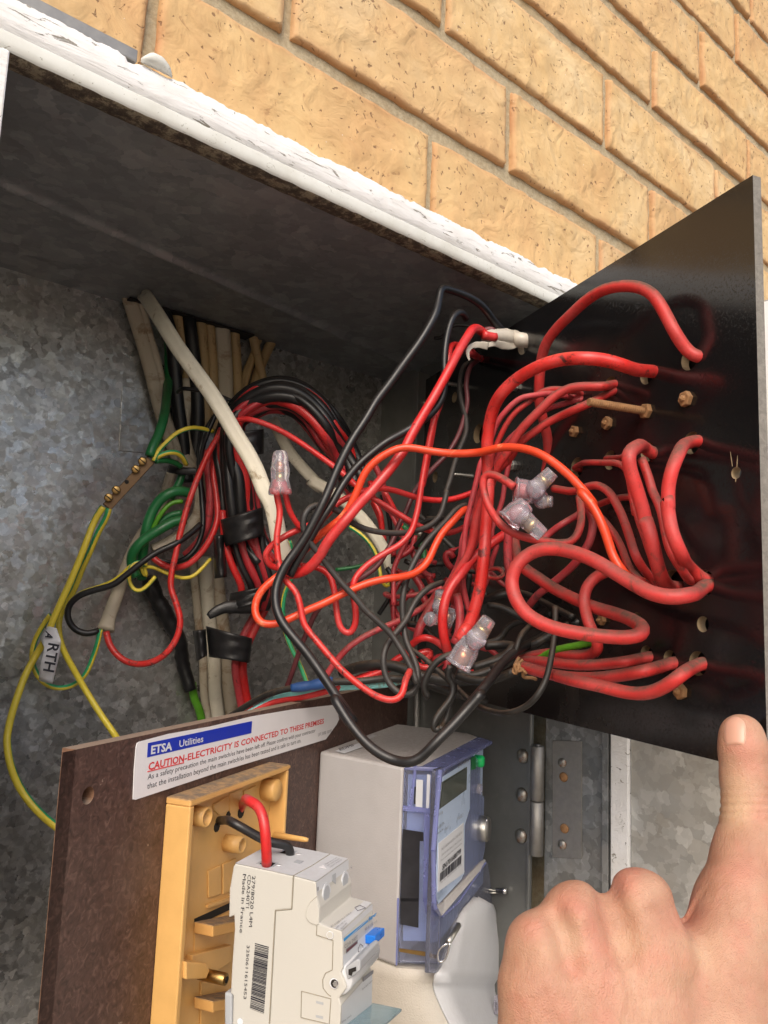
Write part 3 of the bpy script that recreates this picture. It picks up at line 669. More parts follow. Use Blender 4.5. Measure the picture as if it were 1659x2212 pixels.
# ---- sheathed cables at the back (tag 3: ceiling side)
W('sheathed_cable','long clean white flat cable slanting across the front of the coil','cream',31,'@3 600,228,106 625,285,.680 680,370,.66 760,500,.64 850,640,.63 960,790,.625 1060,930 1140,1060 1215,1190 1290,1310 1350,1430,.61 1395,1550 @C 968,1200,.605 1010,1360 1030,1480,.60 1065,1600,.60 @7 385,505,.60'.replace('95+0','.665'),C_,GS,flat=.6,twin=True)
W('sheathed_cable','leftmost grimy flat cable dropping from the top opening','old_cream',29,'@3 480,180,102 495,230,112 540,370 590,530 640,700 690,900 740,1080 800,1250 840,1340,112',C_,GS,flat=.6,twin=True)
W('sheathed_cable','second grimy cable from the left behind the white slanting one','ochre',21,'@3 770,250,102 800,330,112 845,480 880,620 900,760,112 @6 1110,60',C_,GS,flat=.7)
W('sheathed_cable','grey white flat cable passing behind the black cable tie','old_cream',27,'@3 905,820,114 890,920 868,1040 862,1150 885,1280 925,1400 @6 1175,130,112 1260,260',C_,GS,flat=.6,twin=True)
for x,w,l in ((985,23,'ochre straight cable left of the vertical bunch under the top'),(1040,22,'ochre straight cable second in the vertical bunch under the top'),(1118,33,'widest ochre cable in the vertical bunch under the top'),(1198,21,'ochre cable on the right of the vertical bunch under the top')):
    W('sheathed_cable',l,'ochre' if w!=33 else 'old_cream',w,'@3 %d,%d,102 %d,%d,112 %d,700 %d,960,108 %d,1150,108'%(x-22,290+int((x-980)*.3),x-15,360,x+12,x+22,x+30),C_,GS,flat=.75,twin=w==33)
W('sheathed_cable','brownish cable crossing down to the right above the coil','ochre',18,'@3 1262,370,102 1290,440,112 1325,560 1355,690 1380,800 1400,900,112',C_,GS,flat=.8)
W('sheathed_cable','rightmost pale ochre cable slanting left from the top opening','ochre',19,'@3 1510,470,102 1460,540,110 1410,640 1370,730 1330,860,108',C_,GS,flat=.8)
W('sheathed_cable','thin dark stained cable between the ochre cables above the coil','ochre',12,'@3 1400,460,102 1360,560,108 1310,680 1260,800 1240,900,106',C_,GS)
W('sheathed_cable','short stained cable crossing just above the coil','ochre',13,'@3 1335,440,102 1350,520,106 1330,640 1280,800,106 1260,880',C_,GS)
for x,w,l in ((822,40,'dark shadowed cable left of the first ochre cable'),):
    pass
W('sheathed_cable','right half of the leftmost grimy cable pair, slightly paler','old_cream',17,'@3 530,225,102 560,250,114 600,380 645,540 695,710 730,900 750,1080 800,1200 850,1340,114',C_,GS,flat=.8)
W('sheathed_cable','narrow stained cable between the first ochre cable and the black one','ochre',15,'@3 920,300,102 935,340,108 955,600 975,800 985,1000 990,1150,108',C_,GS,flat=.8)
W('sheathed_cable','narrow ochre cable filling the gap in the vertical bunch','ochre',15,'@3 1155,345,102 1165,400,106 1180,700 1200,960 1210,1150,104',C_,GS,flat=.8)
W('black_cable','thick black cable behind the green wire at the top opening','tape',26,'@3 700,230,104 750,400,118 790,560 810,760 820,900 840,1060 860,1200 885,1400,112 @6 1220,330,112',C_)
W('black_cable','thick black cable hanging behind the first vertical ochre cable','tape',27,'@3 880,290,104 905,450,118 930,640 950,850 960,1100 945,1300,112 @C 340,900',C_)
W('sheathed_cable','pale cable stub bending left with a torn open end','old_cream',23,'@6 1300,250,.70 1310,430 1285,560,.69 1190,665 1080,735,.68 1000,775,.675',C_,GS,flat=.7,taper=[(0,1),(.9,1),(1,1.08)])
W('sheathed_cable','cream cable stub hanging lower left with black red and earth cores','old_cream',25,'@6 1000,560,110 930,660,114 860,790,118 810,930 760,1080 715,1200,130 690,1295,135',C_,GS,flat=.7,taper=[(0,.7),(.5,.9),(.93,1.05),(1,1.3)])
W('sheathed_cable','pale cable behind the green loops','old_cream',20,'@6 1120,270,106 1090,370 1050,470 1000,560,106',C_,GS,flat=.7,twin=True)
for x0,x1,x2,w,l in ((1275,1300,1355,16,'narrow cream cable on the left of the bunch below the coil'),(1350,1370,1425,27,'middle cream cable of the bunch below the coil'),(1420,1455,1520,28,'right cream cable of the bunch below the coil')):
    W('sheathed_cable',l,'cream' if w==27 else 'old_cream',w,'@6 %d,820,106 %d,1000,110 %d,1280 %d,1480,112 %d,1700 %d,1880,112 %d,2060'%(x0-15,x0,x1,x1+25,x2-22,x2,x2+18),C_,GS,flat=.75,tw=0)
W('sheathed_cable','white flat cable running down right behind the crossing red wire','cream',23,'@4 120,1080,.74 170,1180 230,1290 320,1400 440,1530,.72 @7 530,-20 640,40 740,110 830,190 910,280 980,380,.70 1035,480 1065,580,.69',C_,GS,flat=.6,twin=True)
# ---- black taped parts
W('taped_cable','fat black taped cable hanging at the lower left with a lime green end','tape',27,'@F 250,760,120 270,880 330,1000 400,1120 470,1250 540,1380 590,1500 600,1650,115 @6 1245,1690',C_,None,wob=.18,taper=[(0,1.15),(.3,1.2),(.6,1),(1,.95)],seg=18)
W('green_wire','lime green wire below the fat black taped cable','lime',16,'@6 1255,1640,115 1268,1740 1300,1810 1318,1900 1322,1980,112','wire',GE)
def tapeband(label,quad,d,bulge=.006,name='tape_band',mat='tape'):
    """a wrinkled band of tape round a bunch: quad = tl,tr,br,bl in pixels"""
    nu,nv=26,12; vs=[]; q=[D(*p) for p in quad]; uvs=[]
    for j in range(nv+1):
        for i in range(nu+1):
            th=2*math.pi*i/nu; s=(1-math.cos(th))/2 if th<=math.pi else (1-math.cos(th))/2; b=j/nv
            x0,y0=[q[0][k]*(1-b)+q[3][k]*b for k in (0,1)]; x1,y1=[q[1][k]*(1-b)+q[2][k]*b for k in (0,1)]
            sx=(1-math.cos(th))/2; dz=-math.sin(th)*bulge*1.6
            wr=.0009*noise.noise(Vector((sx*9+(7 if dz>0 else 0),b*16,d*50)))+.0005*math.sin(b*14+sx*6)
            vs.append(at(x0+(x1-x0)*sx,y0+(y1-y0)*sx,d+dz+wr*(1 if abs(dz)>.001 else 0)))
    fs=[[j*(nu+1)+i,j*(nu+1)+i+1,(j+1)*(nu+1)+i+1,(j+1)*(nu+1)+i] for j in range(nv) for i in range(nu)]
    o=link(name,vs,fs,mat,None,True); m=o.modifiers.new('s','SOLIDIFY'); m.thickness=.0006; return tag(o,label,'tape','black tape round the wire bunches')
tapeband('black tape band round the left side of the coil',(('C',560,1340),('C',895,1240),('C',905,1470),('C',600,1560)),.665,.010)
tapeband('black tape wrap high on the coil behind the white cable',(('C',550,640),('C',905,600),('C',905,800),('C',560,840)),.70,.010)
tapeband('wide black tape round the cream cables and red wires',(('6',1350,1270),('6',1645,1350),('6',1625,1510),('6',1370,1470)),.665,.012)
tapeband('narrow black tape on the left cream cable',(('6',1262,1300),('6',1340,1290),('6',1350,1460),('6',1290,1500)),.665,.010)
tapeband('small black tape sleeve between the coil and the cream cables',(('F',950,300),('F',1050,290),('F',1085,750),('F',960,770)),.67,.008)
tapeband('black tape strap where the coil meets the lower red wires',(('F',1130,930),('F',1560,840),('F',1500,1010),('F',1100,1130)),.67,.010)
W('tape_tail','loose black tape tail pointing down left over the cream cables','tape',22,'@F 1440,1060,.665 1250,1080 1080,1080,.655 960,1130 885,1185,.65','tape',None,flat=.5,wob=.2,taper=[(0,1.3),(.5,1.2),(.85,.9),(1,.5)])
W('cable_tie','thin black cable tie round the cables at the height of the coil top','black',8,'@3 830,900,.70 860,878,.69 930,885 1010,900 1100,925,.69 1180,960','cable tie')
W('cable_tie','flat black tie below the earth wires','tape',15,'@6 1100,240,.69 1160,255,.685 1230,258 1300,262,.69','cable tie',None,flat=.35)
# ---- the coil
random.seed(11)
LAYER=[('black',13),('black',15),('red',13),('black',17),('black',19),('deep_red',13),('black',16),('black',20),('deep_red',13),('red',17),('black',16),('deep_red',13),('black',15),('deep_red',12)]
nn=['outermost','second','third','fourth','fifth','sixth','seventh','eighth','ninth','tenth','eleventh','twelfth','thirteenth','innermost']
for i,(m,w) in enumerate(LAYER):
    t=i/(len(LAYER)-1); j=lambda a: random.uniform(-a*.6,a*.6); d0=.695-.028*math.sin(t*3.1)+j(.006); u=(i%3)*.33
    xl=380+t*470
    pts=[(690+t*400+j(20),1700),(590+t*340+j(15),1520),(560+t*300+j(8),1260),(545+t*290+j(20),1000),(520+t*250+j(30),760),(590+t*140+j(14),500+t*60),(740+t*90,300+t*200+j(16)),(960+j(20),195+t*250+j(12)),(1180-t*40+j(10),215+t*270+j(14)),(1390-t*130+j(10),350+t*240+j(16)),(1530-t*180+j(20),540+t*190+j(18)),(1620-t*150+j(40),720+t*170+j(25)),(1730-t*130+j(50),960+t*160+j(35))]
    s='@C '+' '.join('%.0f,%.0f,%.4f'%(a,b,d0+ (.004*math.sin(k*1.3+i*2)) + (.02 if k>10 else 0)) for k,(a,b) in enumerate(pts))
    W('coiled_wire','%s strand from the outside of the taped coil, %s'%(nn[i],'black' if 'black' in m else 'red') if i not in(0,13) else '%s %s strand of the taped coil'%(nn[i],'black' if 'black' in m else 'red'),m,w,s,'wire',GC,step=.004)
for i,(x0,x1,x2,x3,m) in enumerate(((1040,1070,1150,1250,'red'),(1130,1170,1250,1360,'black'),(1200,1250,1340,1450,'deep_red'),(1290,1330,1430,1500,'black'),(1370,1400,1480,1540,'deep_red'),(1440,1470,1520,1580,'black'))):
    W('coiled_wire','%s from the left of the six strands fanning below the coil tape'%['first','second','third','fourth','fifth','sixth'][i],m,13 if m!='deep_red' else 15,'@F %d,30,.672 %d,380,.668 %d,640,.668 %d,880,.672 %d,1100,.68'%(x0,x1,x2,x3,x3-60),'wire',GC)
for i,(a,b,c,e,m) in enumerate(((1540,1560,1590,1610,'pink_red'),(1590,1605,1640,1655,'red'))):
    W('red_wire','%s red wire beside the cream cables dropping behind the brown board'%['left, paler','right, brighter'][i],m,14,'@7 %d,740,.70 %d,900 @6 %d,1480,.69 %d,1700 %d,1850 %d,2000,.70'%(250+i*40,150+i*50,a,b,c,e),'wire','red wires beside the cream cables')
# ---- left: earth bar and its wires
def earthbar():
    a=at(*D('6',986,182),.655); b=at(*D('6',698,492),.640); t=thing('earth_bar','brass earth bar with four screws hanging in front of the back wall','earth bar',b)
    ax=_n(b-a); vw=_n(-(a+b)/2); sd_=_n(np.cross(ax,vw)); up=np.cross(sd_,ax); up=up if up@vw>0 else -up
    q=lambda s,x,y: a+ax*s+sd_*x+up*y
    L=np.linalg.norm(b-a); h=.0042
    v,f=prism([q(0,-h,0),q(L,-h,0),q(L,h,0),q(0,h,0)],-up*.0085); link('bar',v,f,'bar_brass',t,bev=.0006)
    pp=lambda X,Y,o: (lambda r:(r*(((a+up*o)@up)/(r@up))))(ray(*D('6',X,Y)))
    for X,Y in ((928,195),(885,247),(757,382),(708,432)):
        c=pp(X,Y,.0); s1=lathe(c,c+up*.0042,[(0,.0022),(.35,.0022),(.4,.0036),(.9,.0036),(1,.0028)],14); o=link('screw',*s1,'brass',t,True)
        v,f=lathe(c+up*.0043-sd_*.0032,c+up*.0043+sd_*.0032,[(0,.0005),(1,.0005)],6); link('slot',v,f,'dark_hole',o)
    c=pp(828,327,.0003); v,f=lathe(c,c-up*.001,[(0,.0018),(1,.0018)],14); link('screw_hole',v,f,'dark_hole',t)
earthbar()
W('green_wire','thick dark green wire dropping to the top end of the earth bar','green',18,'@3 735,330,104 765,500,112 770,650 768,800,112 755,950 735,1080,.67 700,1190 665,1260,.655 645,1320,.652','wire',GE)
W('earth_wire','thin green and yellow wire arching right from the earth bar top','green_yellow',9,'@3 672,1352,.652 700,1290 760,1225,.66 830,1165 900,1138,.665 970,1138 1060,1160,.69','wire',GE)
W('earth_wire','short green and yellow wire curling over behind the flat tie','green_yellow',10,'@3 680,1335,.655 740,1303 800,1293,.66 850,1315 885,1375,.68','wire',GE)
W('green_wire','short green wire leaving the earth bar to the right','green',11,'@3 685,1352,.656 750,1348 810,1362 850,1388,.68','wire',GE)
W('green_wire','green wire dropping below the flat tie','green',15,'@3 862,1400,.695 850,1470 820,1530 780,1600,.69','wire',GE)
W('green_wire','largest green loop hanging left of the pale stub','green',20,'@6 1235,400,.68 1180,385 1110,400,.67 1040,450 985,540 955,640,.665 935,760 925,880 925,960,.68','wire',GE)
W('green_wire','green loop crossing in front of the larger green loop','green',20,'@6 1215,575,.675 1130,590 1050,635,.665 960,690 885,760,.66 858,830 865,890,.665 890,950','wire',GE)
W('green_wire','yellowish thin green wire inside the green loops','lime',9,'@6 1195,455,.672 1130,460 1070,510,.665 1025,580 995,640,.665','wire',GE)
W('green_wire','dull green wire inside the green loops','green',13,'@6 1190,530,.675 1110,545 1050,590 1010,640,.67','wire',GE)
W('earth_wire','bright green yellow wire curving from the earth bar down the left edge','green_yellow',14,'@6 675,490,.642 640,540 605,610,.64 560,730,.635 510,860 455,990,.63 400,1110 345,1235 300,1350 235,1460,.62 165,1590 110,1740,.60 70,1870 48,1980,.58 @D 15,1600 22,1650 45,1705,.56 85,1755 135,1795,.55 220,1840,.56 330,1850,.58','wire',GE,tw=1.05)
W('earth_wire','green yellow wire from the earth bar crossing down behind the label to the brown board','green_yellow',12,'@6 712,500,.642 695,560 645,650,.645 590,780 535,900,.65 485,1030 430,1130 390,1210,.65 385,1310 412,1420,.64 475,1540 560,1690,.62 660,1850 750,1980,.61 810,2080 900,2250,.62 1050,2400,.64','wire',GE,tw=.9)
W('earth_wire','green yellow core looping from the cream stub up behind the label','green_yellow',10,'@6 655,1290,.64 640,1370 605,1480,.64 555,1590 480,1655,.635 390,1675 300,1650,.63 235,1575 208,1480,.63 225,1370 290,1250,.635 330,1195','wire',GE,tw=.86)
W('earth_wire','thin green yellow wire hidden partly behind the black core','green_yellow',8,'@6 440,1120,.655 520,1055 640,1015,.66 740,975 800,930 850,880,.66 900,850 960,870,.665','wire',GE,tw=.9)
W('earth_wire','thin yellow wire loop hooked under the green loops','green_yellow',8,'@6 1015,945,.655 960,1010 900,1045,.65 850,1000 842,920,.65 870,860 930,850,.655','wire',GE,tw=.45)
W('earth_wire','thin yellow wire sagging right behind the red core','green_yellow',7.5,'@6 925,870,.67 930,920 965,950 940,885,.668 1000,885 1080,920,.668 1180,955 1260,945,.67 1330,880 1375,830,.68','wire',GE,tw=.5)
W('black_wire','black core looping left from the cream stub and up to the coil','black',12,'@6 645,1300,.64 570,1320,.635 495,1295 445,1225,.63 450,1140 515,1072,.63 635,1030 740,1000,.635 825,935 920,860,.64 1020,790 1150,730,.65 1245,665 1310,605,.67','wire','black wires on the left')
W('red_wire','red core hanging in a wide loop from the cream stub and up to the coil','red_marked',12,'@6 693,1305,.64 718,1395,.638 790,1480 880,1518,.635 985,1508 1085,1448,.635 1155,1345 1178,1235,.64 1150,1120 1115,1010,.645 1122,920 1148,800,.65 1180,650 1240,440,.66 1310,255 1375,115,.67 1430,20 @C 560,600,.68','wire','red wires on the left')
W('red_wire','second red wire curving down from the coil to the torn pale stub','red',12,'@6 980,800,.665 1030,850,.665 1120,888 1220,872,.665 1310,795 1380,690,.67 1420,570 1412,400,.68 1392,260 1410,110,.69 1440,0','wire','red wires on the left')
W('black_wire','black wire beside the second red one curving to the torn pale stub','black',10,'@6 1005,820,.672 1090,852 1190,840,.672 1280,760 1325,620,.68 1315,400 1300,200,.69 1330,20 @C 520,480,.70 600,370','wire','black wires on the left')
W('red_wire','pinkish wire hugging the left flank of the coil','pink_red',15,'@6 1345,120,.692 1365,290 1375,440,.69 1355,600 1300,720,.69 1210,810','wire','red wires on the left')
W('black_wire','black wire coming down the very left flank of the coil','black',9,'@C 610,350,.69 520,480 450,640,.685 400,800 395,1000,.69 420,1200 440,1350 420,1480,.69 340,1600','wire','black wires on the left')
# ---- long wires from the top right
TP='wires leaving the white taped bundle'
W('black_wire','thick black wire bending over at the top and forming the big front loop below','black',15.5,'@4 1640,520,.665 1570,445,.655 1500,350,.64 1430,295,.632 1350,258,.625 1270,232,.618 1222,222,.612 1208,290,.608 1185,390,.60 1140,480,.595 1075,585,.59 980,715,.585 880,855,.58 800,960 730,1080,.57 650,1200 585,1320,.56 530,1440 490,1540 445,1640,.55 @7 570,230 500,360 430,460,.545 370,545 325,640,.54 306,720 310,810 345,905,.53 420,1005 500,1100 580,1210,.52 660,1330 740,1450,.505 820,1565 @0 250,70,.50 305,165 370,260 450,350,.485 540,415 620,447,.48 700,455,.475 765,425 850,340,.475 950,240 1050,130,.485 1130,40 @B 830,1525,.49 950,1375 1060,1245,.51 1160,1110 1260,1000,.54 1360,930 1480,870,.57 1620,800,-12 @8 640,745,-1','wire',TP)
W('black_wire','black wire with a hooked tip running beside the thick red wire to the left knot','black',13.5,'@4 1385,425,.64 1372,392,.635 1340,378,.63 1300,412,.625 1268,500,.62 1250,600,.615 1243,700 1245,800,.61 1240,900 1212,975,.60 1150,1050 1070,1110,.585 970,1170 860,1230,.575 770,1300 690,1370,.57 620,1450 560,1540,.56 505,1640 @7 640,190,.555 570,300 500,430,.55 440,530 400,610,.55','wire',TP)
W('red_wire','thick bright red wire from the white taped bundle straight down left through the tangle','red',17,'@4 1560,540,.66 1505,520,.65 1465,490,.64 1430,490,.63 1392,545,.62 1340,630,.61 1280,745,.60 1220,855 1160,960,.59 1090,1075 1030,1180,.58 980,1280 900,1390,.57 810,1500 730,1590,.56 @7 880,110 770,240,.55 700,320 640,400,.55 595,480 530,555,.555 460,590 370,600,.56','wire',TP)
W('red_wire','narrow red wire hooking behind the thick red one and ending in a U loop','red',12,'@4 1470,680,.70 1420,635,.68 1330,592,.65 1290,600,.635 1275,650,.625 1260,780,.62 1225,950 1175,1100,.615 1140,1260 1118,1400 1100,1520,.61 @A 650,280 620,400 590,550 560,720,.60 535,870 515,1010 490,1120,.59 455,1230 370,1330 260,1395,.58 150,1462 60,1535,.575 @7 820,640,.57 815,740 832,850,.57 825,940 785,990 735,960,.57 712,880 700,780 688,690,.575 655,600 600,562 540,548,.58 470,545','wire',GT)
W('orange_wire','long bright orange wire arching over the tangle and looping far left','orange',14,'@8 1010,540,-4 940,500,-6 880,470,.455 835,400,.46 805,310 772,220,.465 720,120,.47 655,45 @5 650,1460,.48 560,1345 450,1240,.50 330,1160,.51 220,1128 110,1125,.53 0,1150 @A 1000,585,.545 880,593 750,590,.555 600,570 450,545,.56 350,550 250,595,.56 150,665 80,745,.56 40,830 0,930 @7 790,160,.56 745,225 650,300,.565 570,370 470,470,.57 385,560 300,630,.56 215,705 175,790,.555 178,870 220,920,.55 300,925 390,895,.55 500,840 620,790,.56 740,730 850,680,.565 950,645 1060,625,.57 1170,610 1245,575,.58 1305,510 1350,410,.59 1400,325 1470,250,.60 1545,175,.61 @4 1450,1700,.63','wire',GT)
W('maroon_wire','faded maroon wire trailing from behind the tape down left to the blue joint','maroon',10,'@4 1480,680,-12 1455,700,.70 1410,740,.69 1386,850 1395,960,.68 1370,1080 1325,1205,.66 1255,1315 1180,1390,.65 1100,1480 1035,1575,.63 @A 420,1050 360,1160,.62 310,1290 250,1400,.61 170,1520 60,1600,.60 @7 740,700 640,770,.61 570,850 520,960,.62 470,1080 430,1200 380,1340,.63','wire',GT)
W('grey_wire','dark grey wire snaking from the upper panel to a rounded loop at left','grey_black',11.5,'@4 1425,700,-10 1365,750,.70 1343,850,.69 1355,970 1385,1080,.67 1382,1180 1345,1270,.65 1310,1370 1280,1480,.63 1250,1570 @A 745,900,.62 722,1000 695,1090,.61 630,1165 540,1210,.60 400,1240 250,1240,.585 100,1215 -20,1165,.575 @7 770,230,.57 700,178 620,148,.56 550,155 500,200,.55 485,285 520,375,.55 590,465 660,560,.555 740,660 830,755,.555 900,840 1000,930,.555 @B 300,835,.555 370,945 430,1045,.55 470,1140 500,1230,.545','wire',GB)
W('grey_wire','dark wire dropping through the centre, round the bottom and back up in an inner loop','grey_black',12,'@A 905,1015,.62 860,1025 800,1070,.61 740,1145 650,1235,.60 560,1340 @B 480,230,.59 420,370 388,500,.58 383,640 398,780,.575 412,880 452,970,.565 490,1060 512,1170,.555 490,1280 430,1322,.55 350,1300 275,1225,.555 232,1110 228,1000,.56 268,890 350,790,.57 418,700 465,600,.58 525,510 605,440,.59 710,400,.60','wire',GB)
W('red_wire','red wire crossing from the coil top over the gap toward the tangle','red',11.5,'@3 1215,1085,.64 1260,1078,.638 @C 790,520,.635 900,550 1050,615,.63 1200,705 1350,810,.62 1480,905 1600,1000,.61 @7 830,20,.605 940,100 1040,160,.605 1130,218 1210,265,.605 1300,310 1400,332,.61 1480,320 1550,285,.62','wire',GT)
W('red_wire','red wire passing behind the thick one to the left, level across the centre','red',12,'@A 960,910,.63 850,950 720,975,.62 560,965 430,930,.61 300,890 200,878,.60 100,890 20,920,.59 @7 720,130,.59 640,215,.585 560,285 @C 1330,1370,.585 1225,1410,.58 1130,1450 1060,1490,.575 980,1545 925,1620,.575 @7 245,490,.575 262,535 320,560,.58 400,580,.58','wire',GT)
W('red_wire','red wire out of the left joint cap kinking back at the crossing','red',11.5,'@C 1078,1100,.565 1092,1160 1120,1270,.57 1165,1350 1212,1412,.575','wire',GT)
W('red_wire','red wire from the upright clear cap down through the knot to the bottom hook','red_marked',12.5,'@C 1015,1090,.565 1020,1170 1042,1260,.565 1032,1370 1015,1480,.56 1022,1620 @7 342,580,.555 375,645,.55 435,705 468,800,.545 490,920 560,1015,.54 640,1110 720,1205,.53 820,1295 920,1370,.525 1010,1413 1090,1420,.525 1140,1375 1150,1310,.53 1185,1230,.545','wire',GT)
W('red_wire','red printed wire rising right from the gap behind the brown board','pink_red',12,'@7 600,1330,.60 650,1240,.60 700,1170 780,1080,.60 880,1010 1000,950,.61 1120,900 1230,840,.62 1320,775 1370,700,.64','wire',GT)
W('red_wire','short red wire bent like a hairpin right of the white cable end','pink_red',10,'@7 1100,800,.68 1060,740 1015,725,.67 1040,742 1150,742,.66 1250,727 1345,702,.66 1380,680','wire',GT)
W('red_wire','red wire slanting behind the two dark uprights below the cable end','red',10,'@7 1020,60,.70 1070,150 1120,260,.70 1180,400 1210,470,.70 1290,600 1340,700,.70','wire',GT)
W('red_wire','red wire falling behind the white cable to its end','red',10,'@7 940,130,.72 985,230 1005,330,.71 1020,420,.71 1060,540 1150,600,.70 1350,610,.69','wire',GT)
W('black_wire','thin black wire falling behind the white cable end','black',9,'@7 1000,80,.72 1040,190 1060,330,.72 1070,480','wire',GB)
W('earth_wire','green yellow core stripped out beside the second white cable end','green_yellow',8,'@7 790,290,.69 860,335 925,400,.685 968,480 985,560,.68 1000,640,.675 1030,682 1058,655,.68','wire',GE,tw=.9)
W('black_wire','short black core in the end of the second white cable','black',10,'@7 1035,560,.68 1058,590 1068,640,.675 1075,700,.68','wire',GB)
W('earth_wire','green yellow wire falling behind the knot to the brown board','green_yellow',9,'@7 395,380,.63 410,430,.63 420,600,.64 375,700,.64 355,800 368,960,.64 410,1080 470,1200 520,1330,.63','wire',GE,tw=.6)
W('green_wire','dark green wire behind the tangle going right','green',8,'@7 700,570,.72 850,548 980,500,.72','wire',GE)
W('green_wire','dark green wire deep in the tangle right of the cable end','green',13,'@A 385,1180,.70 470,1270 540,1350,.70 560,1480,.69 540,1530','wire',GE)
# ---- red wires fanning out of the upper panel holes
W('red_cable','thick smooth red cable arching highest over the panel to its top hole','red_dusty',18.5,'@5 1245,595,-2 1205,575,-5 1165,530,.475 1115,450,.475 1060,345,.48 1000,248,.485 920,197,.495 800,187,.51 690,215,.525 600,272,.54 510,355,.555 425,440,.57 370,520,.58 342,615,.59 332,710 327,810,.60 335,890 357,980,.61 378,1075 382,1170,.62 370,1250 350,1330,.63 330,1450,.65','cable',GR)
W('red_cable','thick red cable with black scuff marks running down through the whole tangle','red_marked',21.5,'@5 985,682,-2 900,675,.50 800,642,.49 700,615,.49 580,606,.49 470,612,.50 370,637,.505 270,682,.515 180,742,.525 110,812,.53 62,900,.54 38,1000,.545 27,1100 31,1250,.55 35,1350 28,1480 18,1620,.545 @8 142,400,.54 122,560 92,680 50,790,.535 @B 910,760,.53 870,830 850,870,.53','cable',GR)
W('red_wire','dusty upper red wire of the pair in the middle hole, sweeping down left','red_dusty',15,'@E 1440,585,-1 1380,600,-10 1300,612,.53 1150,612,.535 1000,620,.54 880,660,.545 760,740 660,835,.55 560,935 450,1045,.555 380,1140 320,1245,.56 250,1355 180,1455,.565 120,1570 @A 1090,830,.57 1030,980 985,1130,.575 965,1280 920,1420,.58 850,1530 780,1650,.585 @B 700,500,.60','wire',GR)
W('red_wire','lower red wire of the pair in the middle hole, sweeping down left','red_dusty',14,'@E 1435,655,-1 1350,700,-12 1200,780,.535 1000,865,.54 850,935,.55 700,1010 560,1110,.56 450,1190 370,1270,.57 330,1350 270,1430,.58 @A 1150,740 1100,880,.59 1060,1050,.59 1010,1200 960,1350,.595 900,1500 860,1659,.60 @B 800,560,.62','wire',GR)
W('red_wire','first of the thin red wires in the small hole behind the arching cable','red_dusty',11.5,'@E 1078,700,-1 1040,672,-8 950,660,.56 830,640,.565 700,650,.57 600,700,.575 500,785 400,855,.58 320,935 260,1025,.585 210,1120 160,1230,.59 105,1345 @A 1060,800,.595 1000,950,.60 975,1100 950,1250,.60 955,1370 975,1480 1000,1560,.60 @B 1010,300','wire',GR)
W('red_wire','second thin pink wire in the small hole behind the arching cable','pink_red',11.5,'@E 1078,730,-1 980,732,-9 880,710,.56 760,690,.565 640,697,.57 540,715 430,732,.575 350,785 250,885,.58 170,990 115,1110,.585 70,1250 30,1400 @A 1035,640,.585 995,790 960,930,.585 930,1060 905,1160,.585 890,1310 880,1450,.585 @B 880,430 905,550 930,650,.59','wire',GR)
W('red_wire','third thin pink wire in the small hole, lowest of the three','pink_red',11,'@E 1075,745,-1 980,775,-10 850,812,.57 690,862,.58 590,935,.585 480,1015 390,1095,.59 300,1175 220,1275,.595 150,1400 90,1510,.60 @A 1160,700 1080,860,.605 1010,1000 940,1130,.605 @B 870,60,.60 860,180 800,330,.61 740,430,.61','wire',GR)
W('red_wire','thin red wire hugging the right side of the scuffed cable','pink_red',10,'@A 1260,650,.63 1235,760 1215,850,.63 1205,950 1175,1050 1130,1160,.63 1110,1290 @B 1160,80 1120,200,.63 1090,330,.63 1060,420 960,560,.62','wire',GR)
W('red_cable','thick orange tinted red wire bowing through the lower centre beside the clear joint','red',16.5,'@A 1240,1240,.60 1160,1290,.595 1060,1365,.59 950,1460,.585 @B 860,335,.575 785,430,.57 740,520 716,630,.565 710,750 727,870,.565 752,965,.57','cable',GT)
W('red_wire','red wire arching over the clear joint and back to the right','red_dusty',14,'@A 1295,865,.50 1210,805,.505 1130,768,.51 1065,762,.515 1040,815,.515 1052,920,.515 1092,1035,.51 1150,1130,.51 1220,1205,.505 1330,1260,.50 1480,1300,.50 @8 450,310,.50 550,325,.505 620,310 655,245,.51 662,160 652,75,.53','wire',GR)
# ---- right hand loops, thick
W('red_cable','thick red cable bent sharply out of the hole and down to the lower hole','red_dusty',24,'@5 985,1158,-2 945,1128,-10 890,1125,.455 850,1165,.445 855,1240,.445 890,1350,.445 930,1480,.445 965,1620,.445 @8 1000,180,.445 1035,290,.44 1058,400,.44 1085,490,.445 1150,560,-1','cable',GR)
W('red_cable','thick red cable outermost on the right curving between two holes','red_dusty',23,'@5 1243,1085,-2 1195,1098,-12 1140,1160,.425 1100,1260,.42 1078,1370,.42 1082,1500,.418 @8 1118,70,.418 1128,170,.418 1150,275,.415 1192,375,.415 1245,455,-14 1320,520,-1','cable',GR)
W('red_wire','medium red wire squeezed between the two thick right cables','red_dusty',15.5,'@5 925,1190,.46 962,1290,.455 995,1400,.45 @8 1065,90,.445 1093,165 1113,270,.435 1140,370,.43 1190,450,.43 1260,530,-3','wire',GR)
W('red_wire','dusty red wire from the middle left hole running right then down beside the thick cable','red_dusty',12.5,'@5 530,1248,-1 565,1225,-7 620,1212,.53 700,1213,.515 800,1222,.49 845,1275,.475 868,1400,.47 888,1520,.465 @8 942,110,.465 968,200,.46 1000,290 1030,380,.455 1065,470 1120,555,-2','wire',GR)
W('red_wire','short dusty red wire from the hole above, tucked behind the thick bend','red_dusty',11,'@5 710,1190,-2 750,1184,-7 790,1184,-12 840,1192,.48 880,1240,.475','wire',GR)
